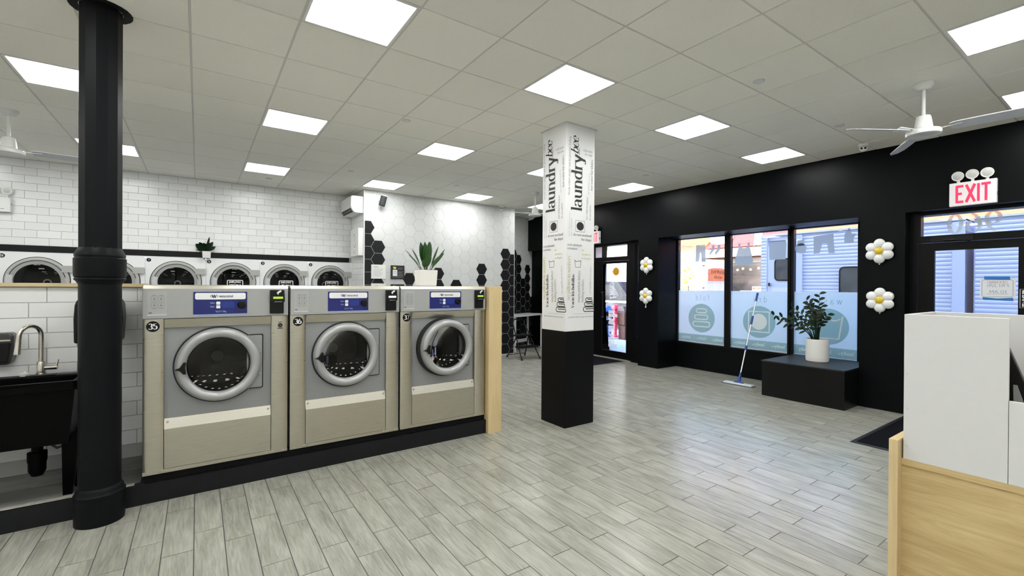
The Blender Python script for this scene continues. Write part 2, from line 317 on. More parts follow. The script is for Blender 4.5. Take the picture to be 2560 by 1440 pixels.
# ------------------------------------------------------------------ a small stroke alphabet (x-height 1)
def arc(cx, cy, rx, ry, a0, a1):
    n = max(3, int(abs(a1 - a0) / 18)); return [(cx + rx * math.cos(R(a0 + (a1 - a0) * i / n)), cy + ry * math.sin(R(a0 + (a1 - a0) * i / n))) for i in range(n + 1)]
def ln(*p): return [(p[i], p[i + 1]) for i in range(0, len(p), 2)]
def sf(x, y, w=.16): return ('s', x - w, y, x + w, y)
GL = {
 'a': (.74, [arc(.32, .72, .23, .28, 165, 0) + ln(.55, .72, .55, .15), arc(.67, .15, .12, .14, 180, 300), arc(.31, .27, .24, .27, 60, 300), ln(.43, .50, .55, .55)]),
 'b': (.82, [ln(.17, 1.55, .17, 0), arc(.44, .5, .29, .5, 150, -150), sf(.1, 1.54, .11)]),
 'c': (.72, [arc(.4, .5, .32, .5, 45, 320)]),
 'd': (.85, [arc(.38, .5, .29, .5, 30, 330), ln(.65, 1.55, .65, 0), sf(.58, 1.54, .11), sf(.71, .01, .1)]),
 'e': (.74, [arc(.39, .5, .31, .5, 5, 320), ln(.08, .53, .70, .53)]),
 'f': (.52, [ln(.2, 0, .2, 1.25) , arc(.40, 1.25, .20, .28, 180, 50), ln(.02, 1, .44, 1), sf(.2, .01)]),
 'g': (.76, [arc(.36, .62, .25, .36, 0, 360), arc(.36, -.2, .3, .25, 0, 360), ln(.2, .3, .14, .12, .3, .04), ln(.55, .9, .7, .98)]),
 'h': (.86, [ln(.17, 1.55, .17, 0), arc(.42, .6, .25, .39, 170, 0) + ln(.67, .6, .67, 0), sf(.1, 1.54, .11), sf(.17, .01), sf(.67, .01)]),
 'i': (.40, [ln(.2, 1, .2, 0), ln(.2, 1.28, .2, 1.42), sf(.13, .99, .11), sf(.2, .01)]),
 'j': (.40, [ln(.22, 1, .22, -.25), arc(.06, -.25, .16, .2, 0, -110), ln(.22, 1.28, .22, 1.42)]),
 'k': (.80, [ln(.17, 1.55, .17, 0), ln(.62, 1, .2, .45), ln(.34, .62, .68, 0), sf(.1, 1.54, .11), sf(.17, .01)]),
 'l': (.40, [ln(.2, 1.55, .2, 0), sf(.13, 1.54, .11), sf(.2, .01, .18)]),
 'm': (1.28, [ln(.17, 1, .17, 0), arc(.40, .6, .23, .39, 170, 0) + ln(.63, .6, .63, 0), arc(.86, .6, .23, .39, 170, 0) + ln(1.09, .6, 1.09, 0), sf(.1, .99, .11), sf(.17, .01), sf(.63, .01), sf(1.09, .01)]),
 'n': (.86, [ln(.17, 1, .17, 0), arc(.42, .6, .25, .39, 170, 0) + ln(.67, .6, .67, 0), sf(.1, .99, .11), sf(.17, .01), sf(.67, .01)]),
 'o': (.80, [arc(.4, .5, .32, .5, 0, 360)]),
 'p': (.82, [ln(.17, 1, .17, -.5), arc(.44, .5, .29, .5, 150, -150), sf(.1, .99, .11), sf(.17, -.49)]),
 'q': (.82, [arc(.38, .5, .29, .5, 30, 330), ln(.65, 1, .65, -.5), sf(.65, -.49)]),
 'r': (.60, [ln(.17, 1, .17, 0), arc(.42, .62, .25, .36, 175, 55), sf(.1, .99, .11), sf(.17, .01, .18)]),
 's': (.62, [arc(.31, .74, .22, .25, 40, 220) + arc(.31, .26, .24, .26, 60, -140)]),
 't': (.52, [ln(.2, 1.32, .2, .2), arc(.36, .2, .16, .2, 180, 320), ln(.02, .99, .42, .99)]),
 'u': (.86, [ln(.17, 1, .17, .4) + arc(.42, .4, .25, .39, 180, 350), ln(.67, 1, .67, 0), sf(.1, .99, .1), sf(.6, .99, .1), sf(.73, .01, .1)]),
 'v': (.76, [ln(.1, 1, .38, 0), ln(.38, 0, .66, 1), sf(.12, .99), sf(.64, .99)]),
 'w': (1.1, [ln(.08, 1, .32, 0), ln(.32, 0, .54, 1), ln(.54, 1, .78, 0), ln(.78, 0, 1.0, 1), sf(.1, .99), sf(.98, .99)]),
 'x': (.76, [ln(.1, 1, .64, 0), ln(.62, 1, .12, 0), sf(.12, .99), sf(.62, .99)]),
 'y': (.80, [ln(.1, 1, .42, .02), ln(.70, 1, .36, -.2) + arc(.2, -.3, .17, .2, 10, -150), sf(.12, .99), sf(.68, .99)]),
 'z': (.66, [ln(.08, 1, .58, 1), ln(.58, 1, .08, 0), ln(.08, 0, .6, 0)]),
 ' ': (.40, []), '.': (.3, [ln(.15, 0, .15, .12)]), '/': (.5, [ln(.05, -.1, .42, 1.5)]), '-': (.5, [ln(.08, .5, .42, .5)]), '<': (.5, [ln(.42, 1, .1, .5, .42, 0)]), '>': (.5, [ln(.1, 1, .42, .5, .1, 0)]),
 'V': (1.1, [ln(.1, 1.45, .52, 0), ln(.52, 0, .94, 1.45), sf(.12, 1.44, .2), sf(.92, 1.44, .18)]),
 'W': (1.5, [ln(.1, 1.45, .42, 0), ln(.42, 0, .74, 1.45), ln(.74, 1.45, 1.06, 0), ln(1.06, 0, 1.38, 1.45), sf(.12, 1.44, .2), sf(1.36, 1.44, .18)]),
 'E': (.86, [ln(.14, 1.45, .14, 0), ln(.10, 1.37, .72, 1.37), ln(.14, .75, .6, .75), ln(.10, .08, .74, .08)]),
 'X': (.95, [ln(.1, 1.45, .84, 0), ln(.84, 1.45, .1, 0)]), 'I': (.4, [ln(.2, 1.45, .2, 0)]), 'T': (.86, [ln(.43, 1.45, .43, 0), ln(.04, 1.37, .82, 1.37)]),
 'P': (.85, [ln(.14, 1.45, .14, 0), ln(.14, 1.45, .42, 1.45) + arc(.42, 1.08, .28, .37, 90, -90) + ln(.42, .71, .14, .71)]),
 'U': (.95, [ln(.14, 1.45, .14, .4) + arc(.46, .4, .32, .4, 180, 360) + ln(.78, .4, .78, 1.45)]),
 'S': (.8, [arc(.4, 1.08, .3, .37, 35, 230) + arc(.4, .37, .32, .37, 65, -145)]),
 'H': (.95, [ln(.14, 1.45, .14, 0), ln(.78, 1.45, .78, 0), ln(.14, .75, .78, .75)]),
 'O': (1.05, [arc(.52, .72, .4, .73, 0, 360)]), 'N': (.95, [ln(.14, 0, .14, 1.45), ln(.14, 1.45, .78, 0), ln(.78, 0, .78, 1.45)]),
 'G': (1.0, [arc(.52, .72, .4, .73, 45, 345) + ln(.9, .6, .6, .6)]), 'F': (.8, [ln(.14, 1.45, .14, 0), ln(.14, 1.45, .72, 1.45), ln(.14, .75, .6, .75)]),
 'R': (.9, [ln(.14, 1.45, .14, 0), ln(.14, 1.45, .42, 1.45) + arc(.42, 1.1, .28, .35, 90, -90) + ln(.42, .75, .14, .75), ln(.42, .75, .76, 0)]),
 'A': (1.0, [ln(.06, 0, .48, 1.45), ln(.48, 1.45, .9, 0), ln(.22, .5, .74, .5)]), 'M': (1.15, [ln(.14, 0, .14, 1.45), ln(.14, 1.45, .56, .4), ln(.56, .4, .98, 1.45), ln(.98, 1.45, .98, 0)]),
 'L': (.75, [ln(.14, 1.45, .14, 0), ln(.14, 0, .7, 0)]), 'Y': (.9, [ln(.08, 1.45, .45, .7), ln(.82, 1.45, .45, .7), ln(.45, .7, .45, 0)]), 'C': (.95, [arc(.52, .72, .4, .73, 45, 315)]),
 'D': (.95, [ln(.14, 0, .14, 1.45), ln(.14, 1.45, .4, 1.45) + arc(.4, .725, .42, .725, 90, -90) + ln(.4, 0, .14, 0)]), 'K': (.9, [ln(.14, 1.45, .14, 0), ln(.78, 1.45, .16, .6), ln(.36, .85, .82, 0)]),
 '0': (.9, [arc(.45, .72, .33, .73, 0, 360)]), '1': (.7, [ln(.38, 1.45, .38, 0), ln(.1, 1.2, .36, 1.44), sf(.38, .01, .22)]),
 '2': (.85, [arc(.42, 1.05, .3, .4, 160, -35) + ln(.6, .75, .1, .02), ln(.1, .02, .78, .02)]),
 '3': (.85, [arc(.4, 1.09, .28, .36, 150, -80), arc(.4, .37, .32, .38, 85, -150)]),
 '5': (.85, [ln(.2, 1.44, .16, .78) + arc(.38, .46, .33, .46, 110, -150), ln(.2, 1.42, .7, 1.42)]),
 '6': (.88, [arc(.45, .45, .33, .45, 0, 360), arc(.62, .5, .5, .95, 180, 95)]), '7': (.8, [ln(.08, 1.42, .72, 1.42), ln(.72, 1.42, .3, 0)]),
 '9': (.88, [arc(.43, 1.0, .33, .45, 0, 360), arc(.26, .95, .5, .95, 0, -85)]),
}
def text_width(s): return sum(GL.get(c, GL['x'])[0] for c in s)
def text(mb, s, fr, x, y, h, thick=.17, thin=.05, width=None, center=False, slant=0., vert=False, d=.0012, serif=True, track=0.):
    """lay a line of lettering in the plane fr from (x, y), h = x-height; vert runs it upwards"""
    O, r, u, n = fr; w0 = text_width(s) + track * len(s); sx = h if width is None else width / w0
    def P(a, b):
        nonlocal d
        a = a * sx; b = b * h; a += b * slant
        if center: a -= w0 * sx / 2
        if vert: return O + r * (x - b) + u * (y + a) + n * d
        return O + r * (x + a) + u * (y + b) + n * d
    cx = 0.
    for ch in s:
        adv, st = GL.get(ch, GL['x'])
        for q in st:
            d += .00012
            if q[0] == 's':
                if not serif: continue
                q = [(q[1], q[2]), (q[3], q[4])]; fixed = thin
            else: fixed = None
            closed = len(q) > 3 and abs(q[0][0] - q[-1][0]) < 1e-4 and abs(q[0][1] - q[-1][1]) < 1e-4
            k = len(q); vs = []
            for i, p in enumerate(q):
                a = q[i - 1] if i else (q[k - 2] if closed else p); b = q[i + 1] if i < k - 1 else (q[1] if closed else p)
                tx, ty = b[0] - a[0], b[1] - a[1]; L = math.hypot(tx, ty) or 1; tx /= L; ty /= L
                w = fixed if fixed else thin + (thick - thin) * abs(ty) ** 1.3
                if not fixed and tx * ty > 0 and k == 2 and abs(tx) > .15: w = thin * 1.3
                nx, ny = -ty * w / 2, tx * w / 2 * 1.0
                vs += [P(cx + p[0] + nx, p[1] + ny), P(cx + p[0] - nx, p[1] - ny)]
            mb.add(vs, [(2 * i, 2 * i + 2, 2 * i + 3, 2 * i + 1) for i in range(k - 1)])
        cx += adv + track
    return mb
def line(mb, pts, fr, w, d=.0012):
    O, r, u, n = fr; k = len(pts); vs = []
    for i, p in enumerate(pts):
        a = pts[max(i - 1, 0)]; b = pts[min(i + 1, k - 1)]
        if pts[0] == pts[-1] and k > 3:
            if i == 0: a = pts[-2]
            if i == k - 1: b = pts[1]
        t = V((b[0] - a[0], b[1] - a[1])); t = t.normalized() if t.length else V((1, 0))
        vs += [O + r * (p[0] - t.y * w / 2) + u * (p[1] + t.x * w / 2) + n * d, O + r * (p[0] + t.y * w / 2) + u * (p[1] - t.x * w / 2) + n * d]
    return mb.add(vs, [(2 * i, 2 * i + 2, 2 * i + 3, 2 * i + 1) for i in range(k - 1)])
def text_obj(name, m, parent, *a, **k): return obj(name, text(MB(), *a, **k), m, parent)

# ------------------------------------------------------------------ room shell
XL, XS, XD, XW = -3.9, 7.12, 7.30, 7.74          # left wall, storefront face, door plane, window plane
YB, YK, YH, YR = 9.28, 4.58, 8.46, -3.6          # back tile wall, knee wall, hex wall, rear wall
# ---- floor: wood look tiles laid along Y, thirds alternating
floor = structure('floor')
PW, PL = .1522, .61
obj('grout_bed', bx(XL, XD + .6, YR, 9.9, -.06, -.003), mat('floor grout', (.10, .10, .095), .85), floor)
def plank_mesh(name, w, l):
    me, c = MB().hexa([(-w/2, -l/2, -.012), (w/2, -l/2, -.012), (w/2, l/2, -.012), (-w/2, l/2, -.012)],
                      [(-w/2 + .001, -l/2 + .001, 0), (w/2 - .001, -l/2 + .001, 0), (w/2 - .001, l/2 - .001, 0), (-w/2 + .001, l/2 - .001, 0)]).mesh(name)
    me.materials.append(PLANK); return me
def pix(p):
    q = V(p) - V((0, 0, CAMH)); d = q.dot(_F)
    return (1280 + 1131.05 * q.dot(_R2) / d, 720 - 1131.05 * q.dot(_U2) / d, d) if d > .05 else None
pm = plank_mesh('plank', PW - .0035, PL - .0035)
cand = []; rest = MB()
for k in range(-42, 43):
    x = 1.354 + (k + .5) * PW
    if x < XL or x > XD + .5: continue
    y0 = (1.573 if k % 2 else 1.368)
    for j in range(-9, 15):
        y = y0 + (j + .5) * PL
        if y < YR + .1 or y > 9.75: continue
        if x < 2.6 and y > 4.45: continue
        q = pix((x, y, 0)); area = 0
        if q and -260 < q[0] < 2700 and 700 < q[1] < 1650: area = 1 / q[2] ** 3
        if area and x > 2.35 and y < .85 and q[0] > 2240: area = 0
        cand.append((area, x, y))
cand.sort(reverse=True)
for i, (a, x, y) in enumerate(cand):
    if i < 300 and a > 0:
        o = piece('floor_plank', pm, None, floor, (x, y, -.006 + random.uniform(-.0005, .0005)))
    else:
        w, l, z = (PW - .0035) / 2, (PL - .0035) / 2, random.uniform(-.0005, .0005)
        rest.hexa([(x - w, y - l, -.012), (x + w, y - l, -.012), (x + w, y + l, -.012), (x - w, y + l, -.012)], [(x - w, y - l, z), (x + w, y - l, z), (x + w, y + l, z), (x - w, y + l, z)])
rp = obj('floor_planks_beyond', rest, PLANK, floor, kind='stuff')

# ---- ceiling: 2 ft grid, tegular tiles, lit panels every third bay
ceiling = structure('ceiling')
GX, GY, GP, GQ = .5603, 3.935, .611, .609
def gx(i): return GX + GP * i
def gy(j): return GY + GQ * j
obj('ceiling_deck', bx(XL, XD + .05, YR, 9.9, ZC + .05, ZC + .10), mat('plenum', (.05, .05, .05), .9), ceiling)
LI, LJ = (-6, -3, 0, 3, 6, 9), (-10, -6, -2, 2, 6)
for i in range(-8, 12):
    x = gx(i)
    if XL < x < XS: obj('grid_rail', bx(x - .012, x + .012, YR, 9.7, ZC + .005, ZC + .035), GRIDM, ceiling)
for j in range(-12, 10):
    y = gy(j)
    if y > YR: obj('grid_rail', bx(XL, XS, y - .012, y + .012, ZC + .0055, ZC + .034), GRIDM, ceiling)
tw = GP / 2 - .0085; th = GQ / 2 - .0075
tm, _c = MB().hexa([(-tw, -th, 0), (tw, -th, 0), (tw, th, 0), (-tw, th, 0)], [(-tw - .003, -th - .003, .018), (tw + .003, -th - .003, .018), (tw + .003, th + .003, .018), (-tw - .003, th + .003, .018)]).mesh('ceiling_tile'); tm.materials.append(CEILT)
crest = MB()
COLX, COLY = -.522, 3.945
for i in range(-10, 11):
    for j in range(-13, 10):
        if i in LI and j in LJ: continue
        x0, x1 = max(gx(i), XL), min(gx(i + 1), XS); y0, y1 = max(gy(j), YR), min(gy(j + 1), 9.7)
        if x1 - x0 < .05 or y1 - y0 < .05: continue
        full = x1 - x0 > .6 and y1 - y0 > .6
        cx, cy = (x0 + x1) / 2, (y0 + y1) / 2
        q = pix((cx, cy, ZC)); vis = q and -200 < q[0] < 2760 and -260 < q[1] < 700
        if vis and x1 < 3.0 and cy > 9.35: vis = False
        z = ZC + random.uniform(-.0015, .001)
        if vis and full: piece('ceiling_tile', tm, None, ceiling, (cx, cy, z + .009))
        elif vis: obj('ceiling_tile', bx(x0 + .008, x1 - .002, y0 + .008, y1 - .002, z, z + .018), CEILT, ceiling)
        else: crest.box(x0 + .008, x1 - .008, y0 + .008, y1 - .008, z, z + .018)
obj('ceiling_tiles_beyond', crest, CEILT, ceiling, kind='stuff')
ROWN = {-10: 'sixth', -6: 'nearest', -2: 'second', 2: 'third', 6: 'far'}
LBL = {
 (0, -2): 'large lit square ceiling panel cut by the top edge of the photo', (3, -2): 'lit square ceiling panel just in front of the white lettered pillar',
 (6, -2): 'lit square ceiling panel right of the pillar, above the left shop window', (9, -2): 'lit ceiling panel near the black wall, below right of its bright neighbour by the pillar',
 (-3, 2): 'lit ceiling panel half hidden behind the upper shaft of the black iron column', (0, 2): 'lit ceiling panel midway above the three steel washers',
 (3, 2): 'lit ceiling panel between the steel washers and the pillar top', (6, 2): 'lit ceiling panel peeking out left of the pillar behind its lettering', (9, 2): 'small lit ceiling panel just right of the pillar near the black wall',
 (-3, 6): 'lit ceiling panel seen on both sides of the iron column near the tiled wall', (0, 6): 'lit ceiling panel closest to the white subway tile wall', (3, 6): 'lit ceiling panel over the corner with the air conditioner and the speaker',
 (6, 6): 'lit ceiling panel above the hexagon wall near its white dome camera', (9, 6): 'farthest lit ceiling panel, behind the distant ceiling fan', (6, -6): 'lit ceiling panel cut by the top right corner of the photo', (9, -6): 'lit ceiling panel at the right edge just above a fan blade',
}
pf = MB().ring(0, 0, ((V((0, 0, 0))), V((1, 0, 0)), V((0, 1, 0)), V((0, 0, 1))), .1, .05, 0, .1, 4)
for i in LI:
    for j in LJ:
        x0, x1, y0, y1 = gx(i), gx(i + 1), gy(j), gy(j + 1)
        t = thing('ceiling_light', ((x0 + x1) / 2, (y0 + y1) / 2, ZC), LBL.get((i, j), 'lit square ceiling panel outside the photographed view'), 'light', 'lit panels of the ceiling grid')
        m = MB(); a = .008; b = .026
        for q in ((x0 + a, x1 - a, y0 + a, y0 + b), (x0 + a, x1 - a, y1 - b, y1 - a), (x0 + a, x0 + b, y0 + b, y1 - b), (x1 - b, x1 - a, y0 + b, y1 - b)): m.box(*q, ZC - .002, ZC + .02)
        obj('frame', m, WHITE, t); obj('diffuser', bx(x0 + b, x1 - b, y0 + b, y1 - b, ZC + .004, ZC + .012), LEDM, t)

# ---- plain shell walls
wl = obj('wall_left', bx(XL - .2, XL, YR, 10.1, 0, ZC + .1), mat('white wall paint', (.84, .84, .83), .6), None, kind='structure')  # unseen wall, set close and white to bounce light onto the ceiling
wr = obj('wall_rear', bx(XL - .2, XD + .6, YR - .2, YR, 0, ZC + .1), mat('white wall paint', (.7, .7, .7), .6), None, kind='structure')
# ---- tiled walls
def tiled_rows(parent, fr, x0, x1, rows, tw, phase, m, name='tile', proud=.003, gap=.0032):
    """running bond; rows = [(z0, z1, joint offset)], clipped to x0..x1"""
    cache = {}
    O, r, u, n = fr
    for z0, z1, off in rows:
        k0 = math.floor((x0 - off) / tw) - 1
        for k in range(k0, k0 + int((x1 - x0) / tw) + 4):
            a, b = max(x0, off + k * tw), min(x1, off + (k + 1) * tw)
            if b - a < .012: continue
            a += gap / 2; b -= gap / 2; c0, c1 = z0 + gap / 2, z1 - gap / 2
            key = (round(b - a, 3), round(c1 - c0, 3))
            if key not in cache:
                w, h = key[0] / 2, key[1] / 2; me = bpy.data.meshes.new(name)
                fo = (V((0, 0, 0)), r, u, n); q = MB(); e = .0015
                A = [r * p[0] + u * p[1] for p in rect(-w, w, -h, h)]; B = [r * p[0] + u * p[1] + n * proud for p in rect(-w + e, w - e, -h + e, h - e)]
                q.hexa(A, B); cache[key], _ = q.mesh(name); cache[key].materials.append(m)
            piece(name, cache[key], None, parent, O + r * ((a + b) / 2) + u * ((c0 + c1) / 2) + n * (proud / 2 + random.uniform(-.0004, .0004)))
wb = structure('wall_back')
obj('backing', bx(XL, 2.52, YB + .001, YB + .25, 1.989, ZC + .05), GROUT, wb)
obj('wall_back_lower', bx(XL, 2.70, 9.90, 10.0, 0, 1.99), GROUT, None, kind='structure')
rows = []; z = 3.311; k = 0
rows.append((3.311, ZC + .004, .727 + .126))
while z > 2.085:
    rows.append((max(z - .1115, 2.082), z, .727 + (.126 if k % 2 else 0))); z -= .1115; k += 1
tiled_rows(wb, FY(YB), -2.75, 2.516, rows, .2515, 0, TILE)
obj('tiles_beyond', bx(XL, -2.752, YB - .004, YB, 2.08, ZC), TILE, wb, kind='stuff')
obj('blank_panel', bx(XL, -2.303, YB - .02, YB, 0, 1.99), WHITEP, wb)
ws = structure('wall_side')
obj('backing', bx(2.521, 2.70, YH + .012, YB + .25, 0, ZC + .05), GROUT, ws)
sr = []; z = 3.311; k = 0
while z > 1.30: sr.append((max(z - .1115, 1.3), z, -8.47 + (.126 if k % 2 else 0))); z -= .1115; k += 1
tiled_rows(ws, FX(2.521), -YB, -YH - .008, sr, .2515, 0, TILE)
obj('edge_strip', bx(2.519, 2.535, YH - .003, YH + .012, 0, ZC), WHITE, ws)
# hexagon tiles
HXW, HXH = .2756, .2387
def hexwall(parent, O, r, fr_x0, fr_x1, cx0, cz0, kr, zlo, zhi, isblack):
    fr = (V(O), V(r), V((0, 0, 1)), V(r).cross(V((0, 0, 1)))); full = {}
    for k in kr:
        cx = cx0 + .2067 * k
        for m in range(-8, 16):
            cz = cz0 - HXH * m + (.5 * HXH if k % 2 else 0)
            if cz + HXH / 2 < zlo or cz - HXH / 2 > zhi: continue
            a = HXW / 2 - .0042; h = HXH / 2 - .0036
            poly = [(a, 0), (a / 2, h), (-a / 2, h), (-a, 0), (-a / 2, -h), (a / 2, -h)]
            poly = [(cx + p, cz + q) for p, q in poly]
            inside = all(fr_x0 <= p[0] <= fr_x1 and zlo <= p[1] <= zhi for p in poly)
            bl = isblack(k, cz); mt = HEXB if bl else HEXW
            if inside:
                if bl not in full:
                    q = MB(); c = V((0, 0, 0)); q.prism([(p[0] - cx, p[1] - cz) for p in poly], (V((0, 0, 0)), fr[1], fr[2], fr[3]), 0, .003)
                    full[bl], _ = q.mesh('tile'); full[bl].materials.append(mt)
                piece('tile', full[bl], None, parent, fr[0] + fr[1] * cx + fr[2] * cz + fr[3] * (.0015 + random.uniform(-.0003, .0003)))
            else:   # clip to the wall's rectangle
                for ax, lim, sgn in ((0, fr_x0, 1), (0, fr_x1, -1), (1, zlo, 1), (1, zhi, -1)):
                    out = []
                    for i in range(len(poly)):
                        p, q = poly[i - 1], poly[i]; dp, dq = sgn * (p[ax] - lim), sgn * (q[ax] - lim)
                        if (dp < 0) != (dq < 0):
                            t = dp / (dp - dq); out.append((p[0] + (q[0] - p[0]) * t, p[1] + (q[1] - p[1]) * t))
                        if dq >= 0: out.append(q)
                    poly = out
                    if not poly: break
                if len(poly) > 2 and max(p[0] for p in poly) - min(p[0] for p in poly) > .012 and max(p[1] for p in poly) - min(p[1] for p in poly) > .012:
                    obj('tile', MB().prism(poly, fr, 0, .003), mt, parent)
wh = structure('wall_hex')
obj('backing', bx(2.536, 5.925, YH, YH + .18, 0, ZC + .05), GROUTW, wh)
obj('edge_strip', bx(5.922, 5.930, YH - .006, YH + .18, 0, ZC + .05), WHITE, wh)
def hb(k, z):
    return (k <= -1 and z < 2.66) or (k == 0 and z < 2.3) or (k == 3 and z < 1.72) or (k == 6 and z < 1.82) or (k == 8 and z < 1.6) or (k == 11 and z < 1.94) or (k == 14 and z < 2.3) or (k == 15 and z < 2.2) or (k == 13 and z < 1.25) or (k in (1, 2, 4, 5, 7, 9, 10, 12) and z < 1.1)
hexwall(wh, (0, YH, 0), (1, 0, 0), 2.537, 5.92, 2.79, 2.268, range(-2, 17), 0.02, ZC, hb)
# the angled hexagon wall beyond the passage
wf = structure('wall_far')
ang = math.atan2(.34, .94); FD = V((math.cos(ang), math.sin(ang), 0)); FO = V((7.01, 9.50, 0))
ft = FD.cross(V((0, 0, 1)))
cs = [FO + FD * a + ft * b for a, b in ((-1.6, 0), (.34, 0), (.34, -.2), (-1.6, -.2))]
obj('backing', MB().hexa([c + V((0, 0, 0)) for c in cs], [c + V((0, 0, ZC + .05)) for c in cs]), GROUTW, wf)
def fb(k, z): return (k <= -1 and z < 2.36) or (k == 0 and z < 1.76) or (k == 1 and z < 2.1) or (k >= 2 and z < 1.2)
hexwall(wf, FO, FD, -1.2, .33, -.105, 1.63, range(-6, 3), 0.02, ZC, fb)
obj('wall_passage', bx(5.74, 5.86, YH + .18, 10.2, 0, ZC + .05), mat('white wall paint', (.84, .84, .83), .6), None, kind='structure')
obj('wall_end', bx(5.5, 7.6, 9.92, 10.1, 0, ZC + .05), mat('white wall paint', (.84, .84, .83), .6), None, kind='structure')

# ---- knee wall with the wooden cap, kerb and the low tiled floor under the sink
wk = structure('wall_knee')
obj('backing', bx(-3.2, -.345, YK + .001, YK + .14, 0, 1.515), GROUT, wk)
kr = []; zs = [1.512, 1.402, 1.294, 1.184]
while zs[-1] > .30: zs.append(zs[-1] - .1115)
for i in range(len(zs) - 1): kr.append((max(zs[i + 1], .19), zs[i], (-.893 if i % 2 == 0 else -.985)))
tiled_rows(wk, FY(YK), -1.45, -.347, kr, .2515, 0, TILE)
obj('tiles_beyond', bx(-3.2, -1.452, YK - .004, YK, .19, 1.512), TILE, wk, kind='stuff')
obj('cap_board', bx(-3.2, -.335, YK - .03, YK + .16, 1.516, 1.542), OAKX, wk, label='pale oak cap board')
obj('cove_tile', bx(-1.6, -.345, YK - .012, YK, .085, .19), COVE, wk, label='dark wood look cove tile')
pl = structure('plinth')
PB = mat('black plinth paint', (.007, .0075, .009), .5, spec=.25, noise=.4, nscale=14, bump=.15, bscale=40)
obj('kerb', MB().hexa([(-3.2, 4.045, 0), (-.33, 4.045, 0), (-.33, 4.10, 0), (-3.2, 4.10, 0)], [(-3.2, 4.05, .138), (-.33, 4.05, .138), (-.33, 4.10, .142), (-3.2, 4.10, .142)]), PB, pl)
obj('kerb_top', bx(-3.2, -.36, 4.056, 4.098, .142, .146), mat('worn cream kerb edge', (.40, .38, .33), .7, noise=.5, nscale=25), pl)
obj('sunken_floor', bx(-3.2, -.345, 4.10, YK, .0, .088), COVE, pl)
obj('front', bx(-.33, 2.485, 4.047, 4.9, 0, .138), PB, pl)
obj('recess', bx(-.31, 2.485, 4.085, 4.85, .138, .20), BLACKMAT, pl)
tr = obj('trim_1', bx(-3.2, 0.052, YB - .018, YB - .004, 1.992, 2.083), BLACK, None, kind='structure', label='black band above the dryers')
obj('trim_2', bx(.177, 2.472, YB - .018, YB - .004, 1.992, 2.083), BLACK, None, kind='structure', label='black band above the dryers')

# ---- storefront
ZB = 2.472
obj('wall_bulkhead', bx(XS, XW + .06, YR, 9.9, ZB, ZC + .10), BLACKWALL, None, kind='structure')
obj('wall_parapet', bx(XS + .3, XW + .06, YR, 9.9, ZC + .10, 6.6), mat('facade render', (.3, .3, .3), .8), None, kind='structure')
obj('wall_pilaster', bx(XS, XW + .06, 5.435, 5.90, 0, ZB), BLACKWALL, None, kind='structure')
obj('wall_pilaster', bx(XS, XW + .06, 1.815, 2.275, 0, ZB), BLACKWALL, None, kind='structure')
obj('wall_stall_riser', bx(7.70, XW + .2, 2.275, 5.435, 0, .455), BLACKWALL, None, kind='structure')
obj('wall_end', bx(XD, XW, 7.42, 9.9, 0, ZB), BLACKWALL, None, kind='structure')
obj('wall_corner', bx(XS, XW + .25, YR, .72, 0, ZB), BLACKWALL, None, kind='structure')
obj('roof', bx(XL - .2, XW + .25, YR - .2, 10.1, 3.75, 4.0), mat('roof', (.2, .2, .2), .9), None, kind='structure')
